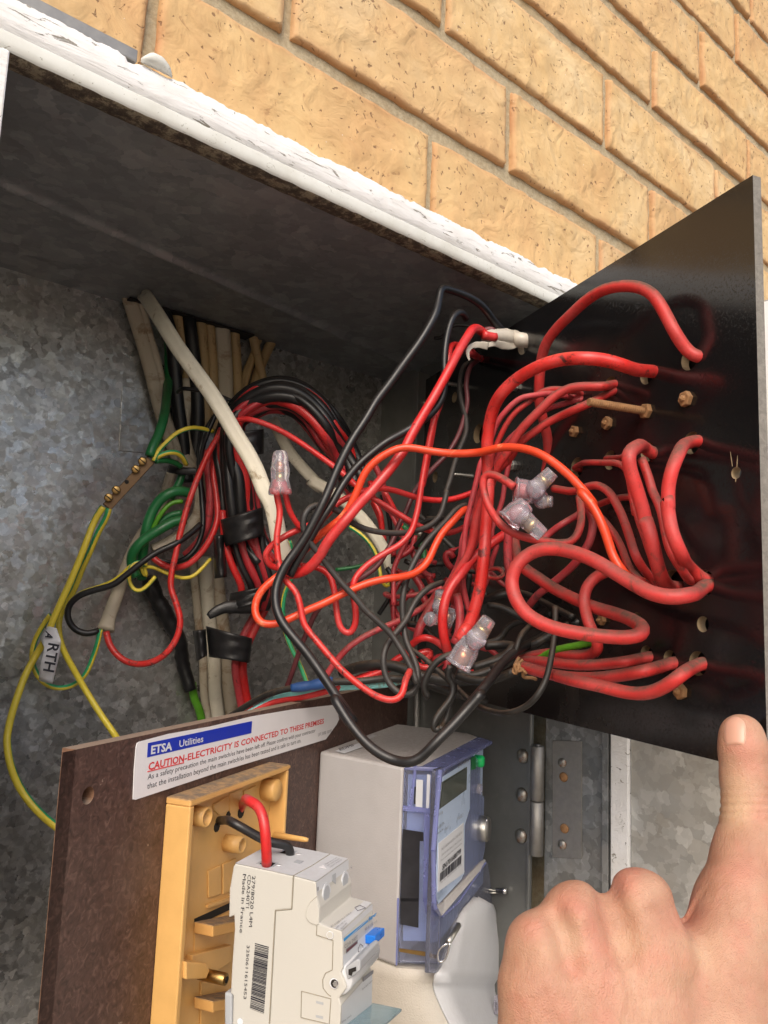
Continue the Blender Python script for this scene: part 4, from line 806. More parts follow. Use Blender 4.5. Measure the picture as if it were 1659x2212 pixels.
W('red_wire','dusty red wire rising to a hump left of the thick right cables','red_dusty',14.5,'@8 515,32,.56 570,42 620,48,.54 680,28,.53 740,14 805,45,.51 850,115,.50 885,190,.49 920,290,.48 952,390,.47 1000,470 1075,545,-8 1120,565,-1','wire',GR)
W('red_wire','red wire slanting down right below the orange wire','red_dusty',13.5,'@8 670,105,.54 725,150,.53 790,212,.51 850,292,.50 890,380,.49 920,460,.48 975,520,.47 1050,555,-6 1110,570,-1','wire',GR)
W('red_wire','short dusty red wire bridging behind the thick cables','red_dusty',12.5,'@8 935,78,-18 880,80,-16 820,92,-14 770,112,-12 735,125,-10','wire',GR)
W('red_wire','red wire dropping from behind the orange one, across the loop and into the dark','pink_red',14,'@8 705,140,.55 725,230,.54 705,320,.54 655,400,.545 590,470,.555 500,545,.565 430,600,.575 385,655,.585','wire',GR)
W('red_wire','red wire rising up right behind the clear joint','pink_red',12.5,'@8 455,310,.56 500,265,.56 560,222,.555 640,175,.56 690,140,.565','wire',GR)
W('red_cable','fat bright red cable making the big open loop in the lower right','red_dusty',23.5,'@8 1335,548,-1 1290,580,-16 1225,602,.405 1140,612,.405 1040,592,.41 940,540,.42 840,480,.43 740,420,.44 640,378,.45 540,355,.46 450,355,.465 370,390,.47 312,450,.47 290,530,.47 312,620,.465 365,695,.46 445,748,.455 540,782,.45 660,806,.445 800,822,.44 920,826,.435 985,808,.435 990,778,.44 940,738,.455 850,702,.48 720,662,.50 600,608,.52 500,555,.54 420,500,.55 350,450,.56 315,380,.57 300,290,.58','cable',GR)
W('red_wire','upright pink wire left of the big loop','pink_red',15,'@8 275,260,.56 270,360,.56 278,470,.56 310,560,.57','wire',GR)
W('red_cable','dusty pink cable curving through the big loop and back left along the bottom','red_dusty',19,'@8 870,455,.50 810,470,.495 750,498,.50 700,545,.50 678,610,.50 685,690,.495 710,770,.49 742,835,.49 752,880,.49 715,915,.50 640,924,.51 520,912,.53 420,922,.55 330,948,.57','cable',GR)
W('red_cable','uppermost of three dusty red cables in the bottom holes','red_dusty',18,'@8 1030,928,-1 980,938,-8 900,955,.475 800,968,.485 650,975,.50 500,960,.52 400,950,.54 340,955,.56','cable',GR)
W('red_cable','middle of three dusty red cables in the bottom holes','red_dusty',21,'@8 1158,960,-1 1100,978,-10 1000,1005,.45 900,1025,.46 750,1043,.475 600,1040,.49 450,1012,.51 350,980,.53','cable',GR)
W('red_cable','lowest of three dusty red cables sagging below the bottom holes','red_dusty',23,'@8 1308,965,-1 1260,985,-10 1190,1030,.425 1110,1088,.43 1010,1125,.44 900,1120,.45 760,1085,.46 640,1060,.47 530,1030,.49','cable',GR)
W('green_wire','bright green wire peeping out under the big loop','lime',14,'@8 740,850,.50 650,868,.51 560,885,.52 500,905,.53 430,940,.545 340,960,.56','wire',GE)
W('tie_wire','brown twisted tie round the bottom cables','screw_rust',7,'@8 330,935,.49 300,990 340,960,.48 315,1020 360,985,.48 345,1040 395,1040,.49 420,1050,.50','tie')
W('tie_wire','second turn of the brown twisted tie, slightly left','screw_rust',6,'@8 350,945,.485 290,1010 325,1030,.48 300,960 370,1020,.48','tie')
# ---- lower centre blacks
for i,(l,m,w,s) in enumerate((
 ('black wire arch starting beside the bottom clear joint top','black_dusty',12,'@8 430,745,-10 380,775,.56 340,820,.55 318,880,.545 300,930,.545 180,990,.55'),
 ('black wire hanging in a wide shallow loop under the panel edge','black_dusty',11.5,'@B 430,930,.58 560,1020 680,1130,.56 800,1235 900,1335,.53 1000,1412 1130,1458,.50 1260,1465,.48 1385,1418 1480,1330,.47 1545,1220 1585,1080,.475 1612,930 1628,780,.49 1632,600,.50'),
 ('black wire hooked like a J left of the twisted pair','black_dusty',12.5,'@B 790,985,.53 700,1020 625,1090,.53 575,1185,.53 555,1270 600,1345,.53'),
 ('front strand of the twisted black pair hanging below the clear joint','black_dusty',12.5,'@B 775,1080,.525 750,1170 800,1240,.525 792,1320 745,1395,.52 680,1475 635,1560,.515 640,1610 690,1598,.515'),
 ('rear strand of the twisted black pair hanging below the clear joint','black_dusty',12,'@B 740,1100,.535 790,1180 810,1260,.53 770,1380,.53 760,1460 720,1560,.525 690,1598,.515'),
 ('thick dark wire running level behind the lower tangle','black_dusty',19,'@7 740,1245,.61 850,1205,.60 1000,1192,.59 1110,1205 1250,1260,.58 1400,1292,.58 1560,1290 1700,1262,.58 @8 300,1010,.58 400,950,-30'),
 ('dark wire under the level one, slightly lower','black_dusty',14,'@7 1180,1280,.60 1300,1320 1450,1370,.59 1560,1400,.59 1680,1420,.60'),
 ('black wire curving up behind the scuffed red cable foot','black_dusty',14,'@B 1000,560,.63 1080,540 1160,510,.62 1260,495,.62 1350,520,.62 1420,600,.62'),
 ('black wire below the scuffed red cable foot heading right','black_dusty',13,'@B 1080,590,.61 1180,600 1300,660,.60 1420,720,.60 1540,740,-20'),
 ('black wire bowed under the clear joint to the right','black_dusty',15,'@B 830,1120,.56 950,1165 1080,1130,.56 1200,1080,.56 1300,1020,.56'),
 ('black wire from the lower tangle to the right above the joint foot','black_dusty',15,'@B 960,1100,.57 1080,1060 1180,1030 1270,950,.57 1290,920 1180,910,.58 1060,920'),
 ('black wire deep behind the loop running up right','black_dusty',12,'@B 1050,900,.62 1180,860 1240,770,.62 1340,720 1480,700,.61 1600,650,-10'),
 ('thin black wire deep in the centre behind the hairpin','black',9,'@B 190,660,.68 230,600 270,540,.68 330,420,.69 450,330'),
 ('grey wire deep in the upper centre going right','grey_black',9,'@A 480,1060,.70 600,1170,.70 720,1290 820,1390,.69'),
 ('black wire right behind the inner loop','black_dusty',12,'@B 430,740,.64 540,760 640,860,.63 720,960,.63'),
 ('black wire low behind the small clear joint','black_dusty',12,'@B 930,330,.64 920,430 900,560,.64 850,700 800,820,.63'),
 ('black wire under the big loop near the panel','black_dusty',12,'@8 150,620,-25 260,580,-22 380,600,-18 500,660,-14 620,720,-10'),
 ('black wire slanting near the panel behind the green one','black_dusty',14,'@8 170,960,.58 300,900,.57 420,860,.56 520,800,-30 600,760,-15'),
 ('short black wire bundle member behind the twisted tie','black_dusty',15,'@8 0,1030,.56 100,1060,.55 200,1050 300,1010,.54'),
)): W('black_wire',l,m,w,s,'wire',GB)
for i,(l,m,w,s) in enumerate((
 ('red wire bulging under the small clear joint','red',13,'@B 440,930,.60 500,870 580,850,.59 660,880 720,930,.59'),
 ('red wire lower loop just above the level dark wire','red',13,'@B 300,1060,.60 380,1000 480,1000 600,960,.60 620,990 540,1040'),
 ('red wire sliding from the lower left to behind the joint','red',12,'@B -60,1210,.615 60,1170 200,1120,.61 330,1060,.61'),
 ('red wire running behind the cyan one to the lower left','red',13,'@7 120,1520,.60 300,1430,.60 480,1400,.595 700,1345,.59 850,1290 1000,1235,.59 1100,1190'),
 ('pink wire upright left of the small clear joint','pink_red',15,'@B 500,880,.61 520,780,.61 570,680 640,560,.62 700,430'),
 ('pink wire right of the small clear joint','pink_red',15,'@B 830,500,.59 850,620,.585 852,740 835,840,.58 800,900'),
 ('red wire small ring right of the scuffed cable','red_dusty',9,'@B 1075,350,.60 1140,370 1210,345,.61 1190,295 1120,285,.62 1060,300'),
 ('deep red wire knot in the dark centre, left one','deep_red',12,'@B 430,80,.70 470,170 520,260,.69 560,330 640,360,.69'),
 ('deep red wire knot in the dark centre, right one','deep_red',12,'@B 480,100,.71 560,140 600,220,.71 560,290 470,270'),
 ('deep red wire hook right of the dark centre','deep_red',12,'@B 790,290,.68 740,230 730,170,.68 770,150 800,200'),
 ('deep red wire slanting below the hairpin','deep_red',12,'@B 300,540,.68 310,620 360,690,.67 440,760 520,800,.66'),
 ('deep red wire behind the small clear joint','deep_red',13,'@B 480,350,.67 540,440 560,540,.66 620,640,.66'),
 ('red wire squeezed between the joint and the bottom cables','red',14,'@B 930,1150,.58 1050,1125,.58 1160,1080,.57 1300,1010'),
 ('deep red wire under the clear joint left side','deep_red',13,'@B 640,1040,.60 700,1000 760,1060,.59 730,1120'),
 ('red wire between the two dark uprights low down','red',12,'@B 380,960,.60 460,1040 560,1100,.60 680,1060 740,1020'),
 ('red wire crossing left under the level red one','pink_red',11,'@A 870,1205,.64 780,1240 680,1240,.64 560,1210 400,1130,.64 250,1040 150,960,.645','')[:4],
 ('pink wire behind the crossing red wire, right of the coil','pink_red',12,'@A 150,680,.71 210,800 250,960,.71 320,1130 380,1250,.70 430,1400'),
 ('red wire upright behind the white cable end','red',11,'@A 120,820,.72 150,980 205,1090,.71 215,1200 235,1310,.71'),
)): W('red_wire',l,m,w,s,'wire',GT)
W('cyan_wire','pale cyan tube running behind the top edge of the brown board','cyan',16,'@7 100,1530,.60 170,1490,.60 300,1420,.60 480,1372,.595 700,1335,.59 900,1322,.585 1060,1308,.585 1170,1270,.59 1240,1220,.60 1310,1165,.61','tube',None,flat=.6)
j=thing('blue_joint','blue insulated crimp joint with black wires at both ends','joint',at(*D('7',540,1320),.585))
W('sleeve',None,'blue',20,'@7 412,1342,.587 470,1335 540,1325 610,1312 682,1302,.582',None,None,j,taper=[(0,.8),(.2,1),(.42,1),(.5,.92),(.58,1.08),(.9,1.08),(1,1)])
W('core',None,'black_dusty',12,'@7 -20,1545,.61 30,1515,.605 130,1450,.60 250,1385,.595 340,1358,.59 430,1340,.587',None,None,j)
W('core',None,'black_dusty',13,'@7 670,1302,.583 800,1300,.58 900,1295,.58 1000,1282,.58 1100,1283,.58 1200,1300,.585',None,None,j)
# ---- white tape round the wires entering the top of the panel
t=thing('white_taped_bundle','crinkled white taped wire bundle entering the black panel at its top','tape',onB(1128,742))
W('tape_wrap',None,'white_tape',32,'@4 1505,552,.645 1540,540,.648 1590,538,.655 1640,545,.665 1690,552,.675 1745,560,-6',None,None,t,wob=.07,seg=28,taper=[(0,.62),(.1,.8),(.35,.95),(.5,1.12),(.52,1.0),(.75,1.05),(.78,.95),(1,.85)],step=.0012)
W('tape_fold',None,'white_tape',14,'@4 1520,600,.640 1570,585,.645 1630,598,.655 1690,600,.665 1720,590,.67',None,None,t,flat=.15,wob=.12,taper=[(0,.5),(.4,1.1),(1,.8)],step=.0015)
W('tape_end',None,'white_tape',10,'@4 1408,695,.628 1396,660 1398,630,.63 1420,603 1470,592,.635 1530,602,.64',None,None,t,flat=.08,wob=.2,taper=[(0,.3),(.3,.9),(.7,1.1),(1,1.6)],step=.0015)
W('core',None,'red',15,'@4 1495,525,.64 1540,540 1580,545,.645',None,None,t)
W('core',None,'maroon',10,'@4 1500,500,.65 1535,485 1570,500,.65',None,None,t)
W('red_wire','dark red wire leaving the panel just under the white tape','deep_red',13,'@4 1400,640,.66 1440,660,.67 1480,685,-3','wire',TP)
W('black_wire','thin black loop behind the black wires near the lid','black',7,'@4 1180,550,.70 1230,545 1290,470,.69 1400,470,.69 1480,490','wire',TP)
# ---- paper earth tag
def earthtag():
    o=thing('paper_tag','curled white paper tag lettered in black round the earth wire','tag',at(*D('6',330,1500),.615))
    row=[]; L=[(330,1275,345,1300,.622),(280,1350,385,1385,.612),(305,1400,392,1420,.606),(278,1480,375,1500,.604),(262,1560,352,1590,.606),(255,1620,343,1645,.609)]
    tops=[((312,1270),(370,1285)),((270,1355),(398,1372)),((290,1420),(395,1400)),((272,1490),(385,1470)),((258,1560),(362,1560)),((256,1625),(342,1648))]
    ds=[(.623,.617),(.613,.608),(.604,.611),(.601,.608),(.603,.607),(.607,.609)]
    n=20; P0=cr([at(*D('6',*a[0]),d[0]) for a,d in zip(tops,ds)],.003); P1=cr([at(*D('6',*a[1]),d[1]) for a,d in zip(tops,ds)],.003)
    i0=np.linspace(0,len(P0)-1,n).astype(int); i1=np.linspace(0,len(P1)-1,n).astype(int); vs=[]
    for a,b in zip(i0,i1):
        for s in np.linspace(0,1,7): p=P0[a]*(1-s)+P1[b]*s; vs.append(p-_n(p)*.0022*math.sin(math.pi*s))
    f=[[i*7+j,i*7+j+1,(i+1)*7+j+1,(i+1)*7+j] for i in range(n-1) for j in range(6)]
    p=link('paper',vs,f,'sticker',o,True); m=p.modifiers.new('s','SOLIDIFY'); m.thickness=.0003
    e=lambda x,y,d=.6005: at(*D('6',x,y),d)
    text('RTH',e(360,1395,.6035),e(318,1572,.600),e(395,1400,.6035),'ink',o,th=.0002,bold=.02) if False else None
    # letters run down the tag, tops to the right
    text('RTH',e(318,1378,.5995),e(282,1560,.5985),e(392,1392,.6035),'ink',o,th=.0006,bold=.02)
    text('A',e(300,1300,.6125),e(296,1345,.6085),e(350,1325,.6105),'ink',o,th=.0005,bold=.02)
earthtag()

# thin strands buried in the dark middle of the tangle
random.seed(21)
for i in range(20):
    m=('deep_red','black_dusty','deep_red','pink_red','black_dusty')[i%5]; x=random.uniform(860,1060); y=random.uniform(1150,1330); d=random.uniform(.64,.70); a=random.uniform(0,6.28); pt=[]
    for k in range(6):
        pt.append('%.0f,%.0f,%.3f'%(min(1120,max(850,x)),min(1420,max(1120,y)),d-.003*k)); a+=random.uniform(-.9,.9); st=random.uniform(28,48); x+=st*math.cos(a)*.8; y+=st*math.sin(a)*1.1
    bl='black' in m
    W('black_wire' if bl else 'red_wire','thin black strand buried in the dark middle of the tangle' if bl else 'thin dark red strand buried in the dark middle of the tangle',m,random.uniform(8.5,11),'@D '+' '.join(pt),'wire','black strands deep in the tangle' if bl else 'red strands deep in the tangle')
# ================= clear joints
def lz(name,a,b,prof,mat,parent,seg=20,smooth=True,bev=0): v,f=lathe(a,b,prof,seg); return link(name,v,f,mat,parent,smooth,bev=bev)
def pa(tg,x,y,d): return at(*D(tg,x,y),d)
def capjoint():
    t=thing('crimp_connector','clear plastic crimp cap upright in front of the white cable with two red tails','joint cap',pa('C',1042,1130,.565))
    a=pa('C',1042,1135,.563); b=pa('C',1045,780,.567); L=np.linalg.norm(b-a); k=.56/F*.26454
    lz('cap',a,b,[(0,94*k),(.05,97*k),(.18,88*k),(.34,72*k),(.5,78*k),(.62,80*k),(.64,72*k),(.85,66*k),(.97,58*k),(1,44*k)],'clear_plastic',t,28)
    lz('brass_sleeve',a+(b-a)*.28,a+(b-a)*.50,[(0,26*k),(1,26*k)],'bright_brass',t,12)
    lz('copper_strands',a+(b-a)*.5,a+(b-a)*.78,[(0,22*k),(.5,28*k),(1,10*k)],'copper',t,9)
    W('core',None,'red',11,'@C 1020,1150,.565 1018,1080 1030,1020',None,None,t); W('core',None,'red',11,'@C 1075,1120,.565 1062,1070 1048,1020',None,None,t)
    text('5521',pa('C',1000,1092,.555),pa('C',1065,1098,.555),pa('C',1002,1068,.555),'grey_ink',t)
capjoint()
def screwjoint(name,label,tg,base,top,cap,capend,d,s,side=None):
    """clear two-screw joint: barrel from base to top (pixels) and a screw turret from cap to capend"""
    k=d/F*ZT[tg][2]; a=pa(tg,*base,d); b=pa(tg,*top,d); s*=1.14; t=thing(name,label,'joint',a,'clear screw joints in the tangle')
    ax=_n(b-a); r=s*k; L=np.linalg.norm(b-a)
    pr=[(0,r*1.0),(.03,r*1.06)]
    for i in range(9): pr+=[(.10+i*.055,r*.95),(.125+i*.055,r*.90)]
    pr+=[(.62,r*.88),(.72,r*.80),(.9,r*.74),(.97,r*.66),(1,r*.5)]
    lz('barrel',a,b,pr,'clear_plastic',t,28)
    c=pa(tg,*cap,d-.004); e=pa(tg,*capend,d-.007)
    lz('turret',c,e,[(0,r*.72),(.1,r*.70),(.75,r*.58),(.95,r*.56),(1,r*.52)],'clear_plastic',t,24)
    lz('screw',c+(e-c)*.15,c+(e-c)*.62,[(0,r*.36),(.5,r*.36),(.52,r*.44),(1,r*.44)],'bright_brass',t,14)
    lz('wire_end',a+(b-a)*.1,a+(b-a)*.6,[(0,r*.42),(1,r*.38)],'copper' if side is None else side,t,12)
    vw=_n(-c); lz('end_cap',c-vw*.002,c+vw*r*1.0,[(0,r*.78),(.7,r*.74),(.92,r*.6),(1,r*.3)],'clear_plastic',t,24)
    return t
screwjoint('screw_joint','large clear screw joint at the front low centre above the black wires','B',(835,1080),(960,860),(985,860),(1090,700),.50,98)
screwjoint('screw_joint','clear screw joint with a red core, left one of the pair among the red wires','A',(1245,1150),(1400,1000),(1340,1090),(1530,1260),.492,96,'red')
screwjoint('screw_joint','clear screw joint upper right of the pair touching the orange wire','A',(1300,890),(1520,920),(1470,880),(1610,740),.505,92,'red')
t=screwjoint('screw_joint','dim clear screw joint with its screw end pointing down right of the pair','A',(1500,990),(1480,880),(1520,985),(1610,985),.512,72,'red')
screwjoint('screw_joint','small yellowed clear joint deep behind the bowed red wire','B',(800,700),(660,640),(690,600),(700,470),.59,75)
t=thing('joint_stub','short clear stub facing left on the small yellowed joint','joint',pa('B',600,700,.585)); lz('stub',pa('B',660,690,.59),pa('B',590,705,.58),[(0,.0055),(.8,.0055),(1,.004)],'clear_plastic',t)
# ================= electricity meter
def meter():
    t=thing('electricity_meter','grey electricity meter with a blue tinted clear front on the brown board','meter',ML(.14,-.40,0))
    zt,zb=-.1132,-.2850
    sd=lambda tg,x,y,u=.2445: onU(*D(tg,x,y),u)
    # grey case: tapers to the front
    zb=float(onU(857,2089,.2445)[2])
    pts=[ML(.2205,zt,0),ML(.2450,zt,.0805),ML(.052,zt,.0805),ML(.0365,zt,0)]; o=P('case',pts,ZV*(zb-zt),'meter_grey',t,bev=.0025)
    # terminal cover below: cream side sheet and white front that flares toward the viewer
    fw=.1118; pf=lambda x,y,w=fw,tg='I': onM(*D(tg,x,y),w)
    La=[pf(x,y) for x,y in ((900,376),(862,425),(800,490),(755,560),(722,640),(690,740),(640,900),(600,1020),(560,1140),(490,1225))]
    Lb=[onU(*D('I',x,y),.2338) for x,y in ((474,1300),(480,1380),(505,1450),(535,1520),(575,1610),(625,1710),(680,1810),(740,1910),(830,2060))]
    Lp=La+Lb; wl=lambda p: float((p-HB)@mn)
    Rp=[(915,376),(1070,450),(1090,500),(1104,560),(1140,640),(1185,740),(1300,900),(1340,1020),(1365,1140),(1390,1225),(1400,1300),(1420,1380),(1440,1450),(1460,1520),(1480,1610),(1510,1710),(1540,1810),(1570,1910),(1620,2060)]
    v=[];m=9
    for p,(x,y) in zip(Lp,Rp):
        q=onM(*D('I',x,y),wl(p))
        for s_ in np.linspace(0,1,m): v.append(p*(1-s_)+q*s_+mn*(.004*math.sin(math.pi*s_)**2*(1 if p is not La[0] else 0)-.0035*(1-s_)**6))
    f=[[i*m+j,i*m+j+1,(i+1)*m+j+1,(i+1)*m+j] for i in range(len(Lp)-1) for j in range(m-1)]
    o=link('terminal_cover',v,f,'meter_white',t,True); k_=o.modifiers.new('s','SOLIDIFY'); k_.thickness=.0015
    zc0=float(onU(857,2089,.2445)[2])
    rows=[(ML(.2440,zc0-.0004,.0815),La[-1]*.999)]+[(None,p) for p in Lb]; v=[]
    e0=La[-1]-mn*.0035
    P('cover_top',[ML(.2205,zc0-.0003,0),ML(.2440,zc0-.0003,.081),ML(.2345,zc0-.0003,.107),ML(.10,zc0-.0003,.107),ML(.05,zc0-.0003,0)],-ZV*.0015,'meter_cream',t)
    edge=[ML(.2352,zc0-.0004,.1075)]+[p-mn*.0036 for p in Lb]
    for p in edge:
        z=float(p[2]); b=ML(.2205,z,0); c_=ML(.2440,z,.081)
        v+= [b,b*.5+c_*.5,c_,c_*.5+p*.5,p]
    f=[[i*5+j,i*5+j+1,(i+1)*5+j+1,(i+1)*5+j] for i in range(len(edge)-1) for j in range(4)]
    o=link('terminal_cover_side',v,f,'meter_cream',t,True); k_=o.modifiers.new('s','SOLIDIFY'); k_.thickness=.0012
    # blue clear cover: left return, hood, front sheet
    zc=float(onU(858,2085,.2445)[2])
    q=[ML(.2448,zt-.0005,.0808),ML(.2335,zt-.0005,.1080),ML(.2300,zt-.0005,.1080),ML(.2400,zt-.0005,.0808)]; P('blue_side',q,ZV*(zc-zt+.002),'blue_clear',t,bev=.0006)
    q=[ML(.2448,zt+.0006,.0808),ML(.2345,zt+.0006,.1090),ML(.0905,zt+.0006,.1130),ML(.085,zt+.0006,.108),ML(.060,zt+.0006,.0808)]
    P('blue_hood',q,-ZV*.003,'blue_edge',t,bev=.0008)
    # hood dust-covered top sheet grey
    q=[ML(.2440,zt+.0009,.0800),ML(.2390,zt+.0009,.093),ML(.080,zt+.0009,.096),ML(.060,zt+.0009,.0800)]; P('hood_dust',q,ZV*.0003,'meter_grey',t)
    fh=lambda x,y,w=.1085,tg='H': onM(*D(tg,x,y),w)
    # inside block behind the blue side
    q=[ML(.2370,zt-.006,.0812),ML(.2270,zt-.006,.1045),ML(.09,zt-.006,.1045),ML(.07,zt-.006,.0812)]; P('inner_block',q,ZV*(zc-zt+.02),'label_blue',t,bev=.001)
    for (a,b,c,e,m) in (((240,400),(130,190),(235,620),(130,620),'dark_hole'),):
        pass
    us=.2438
    def sidepoly(name,ps,mat,off=0.,tg='H'):
        # plane through the blue return
        A=ML(.2448,0,.0808);B_=ML(.2335,0,.1080); dd=_n(B_-A); nn=np.array([-dd[1],dd[0],0]); nn=nn if nn@(-A)>0 else -nn
        P(name,[hit(*D(tg,x,y),nn,A@nn+off) for x,y in ps],-nn*.0004,mat,t)
    sidepoly('dark_window',[(100,870),(325,905),(325,1000),(285,1000),(275,1659),(75,1659)],'window_dark',.0006)
    sidepoly('dark_window',[(75,378),(275,378),(270,700),(70,660)],'window_dark',.0006,'I')
    sidepoly('pale_insert',[(248,330),(320,335),(312,640),(238,630)],'switch_white',.0006); sidepoly('pale_insert',[(365,270),(402,280),(385,640),(352,640)],'label_white',.0007)
    sidepoly('dark_slot',[(226,410),(242,410),(238,600),(222,595)],'dark_hole',.0007)
    sidepoly('red_reflection',[(100,1115),(130,1120),(215,1330),(190,1330)],'deep_red',.0009) if False else None
    sidepoly('blue_edge',[(335,690),(440,700),(385,1659),(320,1659)],'blue_edge',.0012); sidepoly('blue_edge',[(318,378),(380,378),(430,660),(370,670)],'blue_edge',.0012,'I')
    sidepoly('blue_edge',[(225,180),(255,180),(200,640),(165,640)],'blue_edge',.0012); sidepoly('blue_shelf',[(100,610),(440,650),(440,700),(100,670)],'blue_edge',.0014)
    sidepoly('brass_stud',[(60,925),(330,960),(450,1000),(440,1035),(330,1010),(60,960)],'brass',.0007,'I')
    sidepoly('blue_edge',[(38,378),(60,378),(40,1110),(22,1110)],'blue_edge',.0012,'I')
    # front
    fr=[(480,215),(540,215),(985,10),(960,30),(950,250),(990,520),(1000,620),(1020,700),(960,1060),(975,1200),(1030,1230),(1085,1659)]
    front=[fh(*p) for p in ((455,230),(850,60),(945,120),(945,480),(990,520),(985,660),(1000,1060),(975,1200),(1025,1225),(1085,1650))]+[pf(*p,.1085) for p in ((1088,425),(1060,455),(905,378),(800,480),(720,620),(640,900),(560,1140),(490,1195),(380,1195))]
    v,f_=prism(front,-mn*.003); link('blue_front',v,f_,'blue_clear',t,bev=.0006)
    # label plate with display
    P('label_plate',[fh(*p,.1092) for p in ((540,300),(838,110),(830,650),(775,830),(770,1360),(480,1659),(465,1400),(500,640))],-mn*.0006,'label_blue',t,bev=.0003)
    P('label_plate',[pf(*p,.1092) for p in ((455,330),(775,80),(740,170),(490,440))],-mn*.0006,'label_blue',t)
    P('display',[fh(*p,.1096) for p in ((528,358),(802,190),(795,440),(495,660))],-mn*.0005,'display',t,bev=.0003)
    P('display_glass',[fh(*p,.1102) for p in ((545,370),(790,215),(783,425),(515,632))],-mn*.0003,'hinge_steel' if False else 'display',t)
    P('serial_label',[fh(*p,.1097) for p in ((492,1025),(762,800),(768,1345),(482,1555))],-mn*.0004,'label_white',t)
    tx=lambda s,a,b,c,m='grey_ink',w=.1101,bold=0: text(s,fh(*a,w),fh(*b,w),fh(*c,w),m,t,bold=bold)
    tx('LH2 MK7A',(700,205),(820,135),(700,165)); tx('EA EB',(490,722),(535,700),(492,690)); tx('PULSE 2',(692,775),(755,730),(694,735)); tx('US EB ETA',(474,880),(550,815),(474,845),'ink'); tx('watt/m SW',(472,930),(540,880),(474,905),'ink')
    tx('PULSE 1',(556,890),(603,850),(558,860)); tx('74C13-K2AA-0S-IZ01-3702-4K1W',(518,1108),(745,915),(520,1078),'grey_ink'); tx('230V 50/100A 50Hz Cl.1 Wh C1.0.2 varh',(522,1165),(740,985),(524,1140)); tx('From commodore New Communications',(514,1222),(740,1030),(516,1200))
    tx('SN:701688799',(530,1318),(732,1130),(532,1255),'ink',bold=.02); tx('Mac  V2K   MADE IN MALAYSIA   00.11.00',(512,1462),(738,1262),(514,1440))
    bars=[]; random.seed(3); x=510
    while x<742:
        w=random.choice((4,6,9,12)); y=1350-(x-510)*.86; bars.append(prism([fh(x,y,.1101),fh(x+w,y-w*.86,.1101),fh(x+w-4,y-w*.86+92,.1101),fh(x-4,y+92,.1101)],-mn*.0002)); x+=w+random.choice((4,6,8))
    v,f_=join(bars); link('barcode',v,f_,'ink',t)
    # diagonal dusty shelf below the label, ribs
    P('sloped_rib',[fh(*p,.1095) for p in ((555,1659),(560,1640),(960,1225),(1000,1200),(1000,1250))]+[pf(*p,.1125) for p in ((960,60),(530,570),(480,480))],-mn*.003,'meter_grey',t,bev=.0004)
    line('front_edge',[fh(505,225,.1105),fh(470,640,.1105),fh(432,1100,.1105),fh(440,1659,.1105),pf(450,480,.1105),pf(525,565,.1105)],.0018,'blue_edge',t,8)
    line('front_edge',[pf(530,570,.112),pf(700,430,.112),fh(1000,1240,.112)],.0008,'blue_edge',t,8)
    # status lamp, port, side knob
    c=fh(935,130,.1085); lz('green_cap',c-mn*.004,c+mn*.004,[(0,.0052),(.8,.0052),(1,.004)],'green_knob',t)
    P('green_window',[fh(*p,.1094) for p in ((852,90),(895,70),(895,215),(852,225))],-mn*.0006,'green',t)
    c=fh(915,430,.1085); lz('clear_button',c,c+mn*.004,[(0,.0042),(.8,.0042),(1,.003)],'clear_plastic',t)
    c=fh(935,860,.107); e=fh(1000,860,.1180); lz('optical_port',c-mn*.004,c+mn*.008,[(0,.0108),(.9,.0106),(1,.0098)],'steel',t,32)
    lz('port_face',c+mn*.008,c+mn*.0085,[(0,.0095),(1,.0095)],'hinge_steel',t,32)
    c=fh(1010,775,.117); lz('port_screw',c,c+mn*.001,[(0,.0018),(1,.0012)],'chrome',t,12)
    # seals
    s=thing('wire_seal','crimped silver wire seal at the lower left of the meter front','seal',pf(600,950,.117))
    lz('ferrule',pf(595,858,.117),pf(705,672,.117),[(0,.0022),(1,.0022)],'steel',s,12); W('loop',None,'chrome',4.5,'@I 590,870,%.4f 520,905 480,960 485,1075 540,1070 580,1010 600,930 612,865'%(fwd(pf(560,1000,.1155))),None,None,s)
    s=thing('wire_seal','small silver seal sticking out right of the meter front','seal',pf(1230,300,.113)); d=fwd(pf(1100,300,.113))
    lz('ferrule',pa('I',1120,290,d-.001),pa('I',1232,302,d-.006),[(0,.0022),(.6,.0022),(.62,.003),(1,.0030)],'chrome',s,14)
    W('loop',None,'steel',3.5,'@I 1030,280,%.4f 1080,295 1130,292'%(d),None,None,s); W('loop',None,'steel',3.5,'@I 1045,320,%.4f 1100,322 1150,310'%(d),None,None,s)
    s=thing('seal_bag','crumpled clear plastic seal at the lower right of the terminal cover','seal',pf(1200,1500,.13))
    vs=[]; 
    for i in range(15):
        for j in range(9):
            x=1090+i*14; y=1440-i*7+j*26+ i*3; vs.append(pa('I',x,y,fwd(pf(1200,1450,.128))-.004+.004*noise.noise(Vector((i*.8,j*.9,1)))))
    v=vs; f_=[[i*9+j,(i+1)*9+j,(i+1)*9+j+1,i*9+j+1] for i in range(14) for j in range(8)]; o=link('film',v,f_,'clear_plastic',s,False); m=o.modifiers.new('s','SOLIDIFY'); m.thickness=.0004
    # maker's print on top
    z=zt+.0008; ot=lambda x,y: onZ(*D('0',x,y),z)
    P('top_label',[ot(255,388),ot(400,340),ot(455,352),ot(310,402)],ZV*.0001,'label_white',t)
    text('EDMI',onZ(*D('0',288,386),z+.0003),onZ(*D('0',368,358),z+.0003),onZ(*D('0',272,374),z+.0003),'ink',t)
    P('top_notch',[ot(430,312),ot(480,292),ot(505,297),ot(455,318)],ZV*.0001,'meter_white',t)
meter()
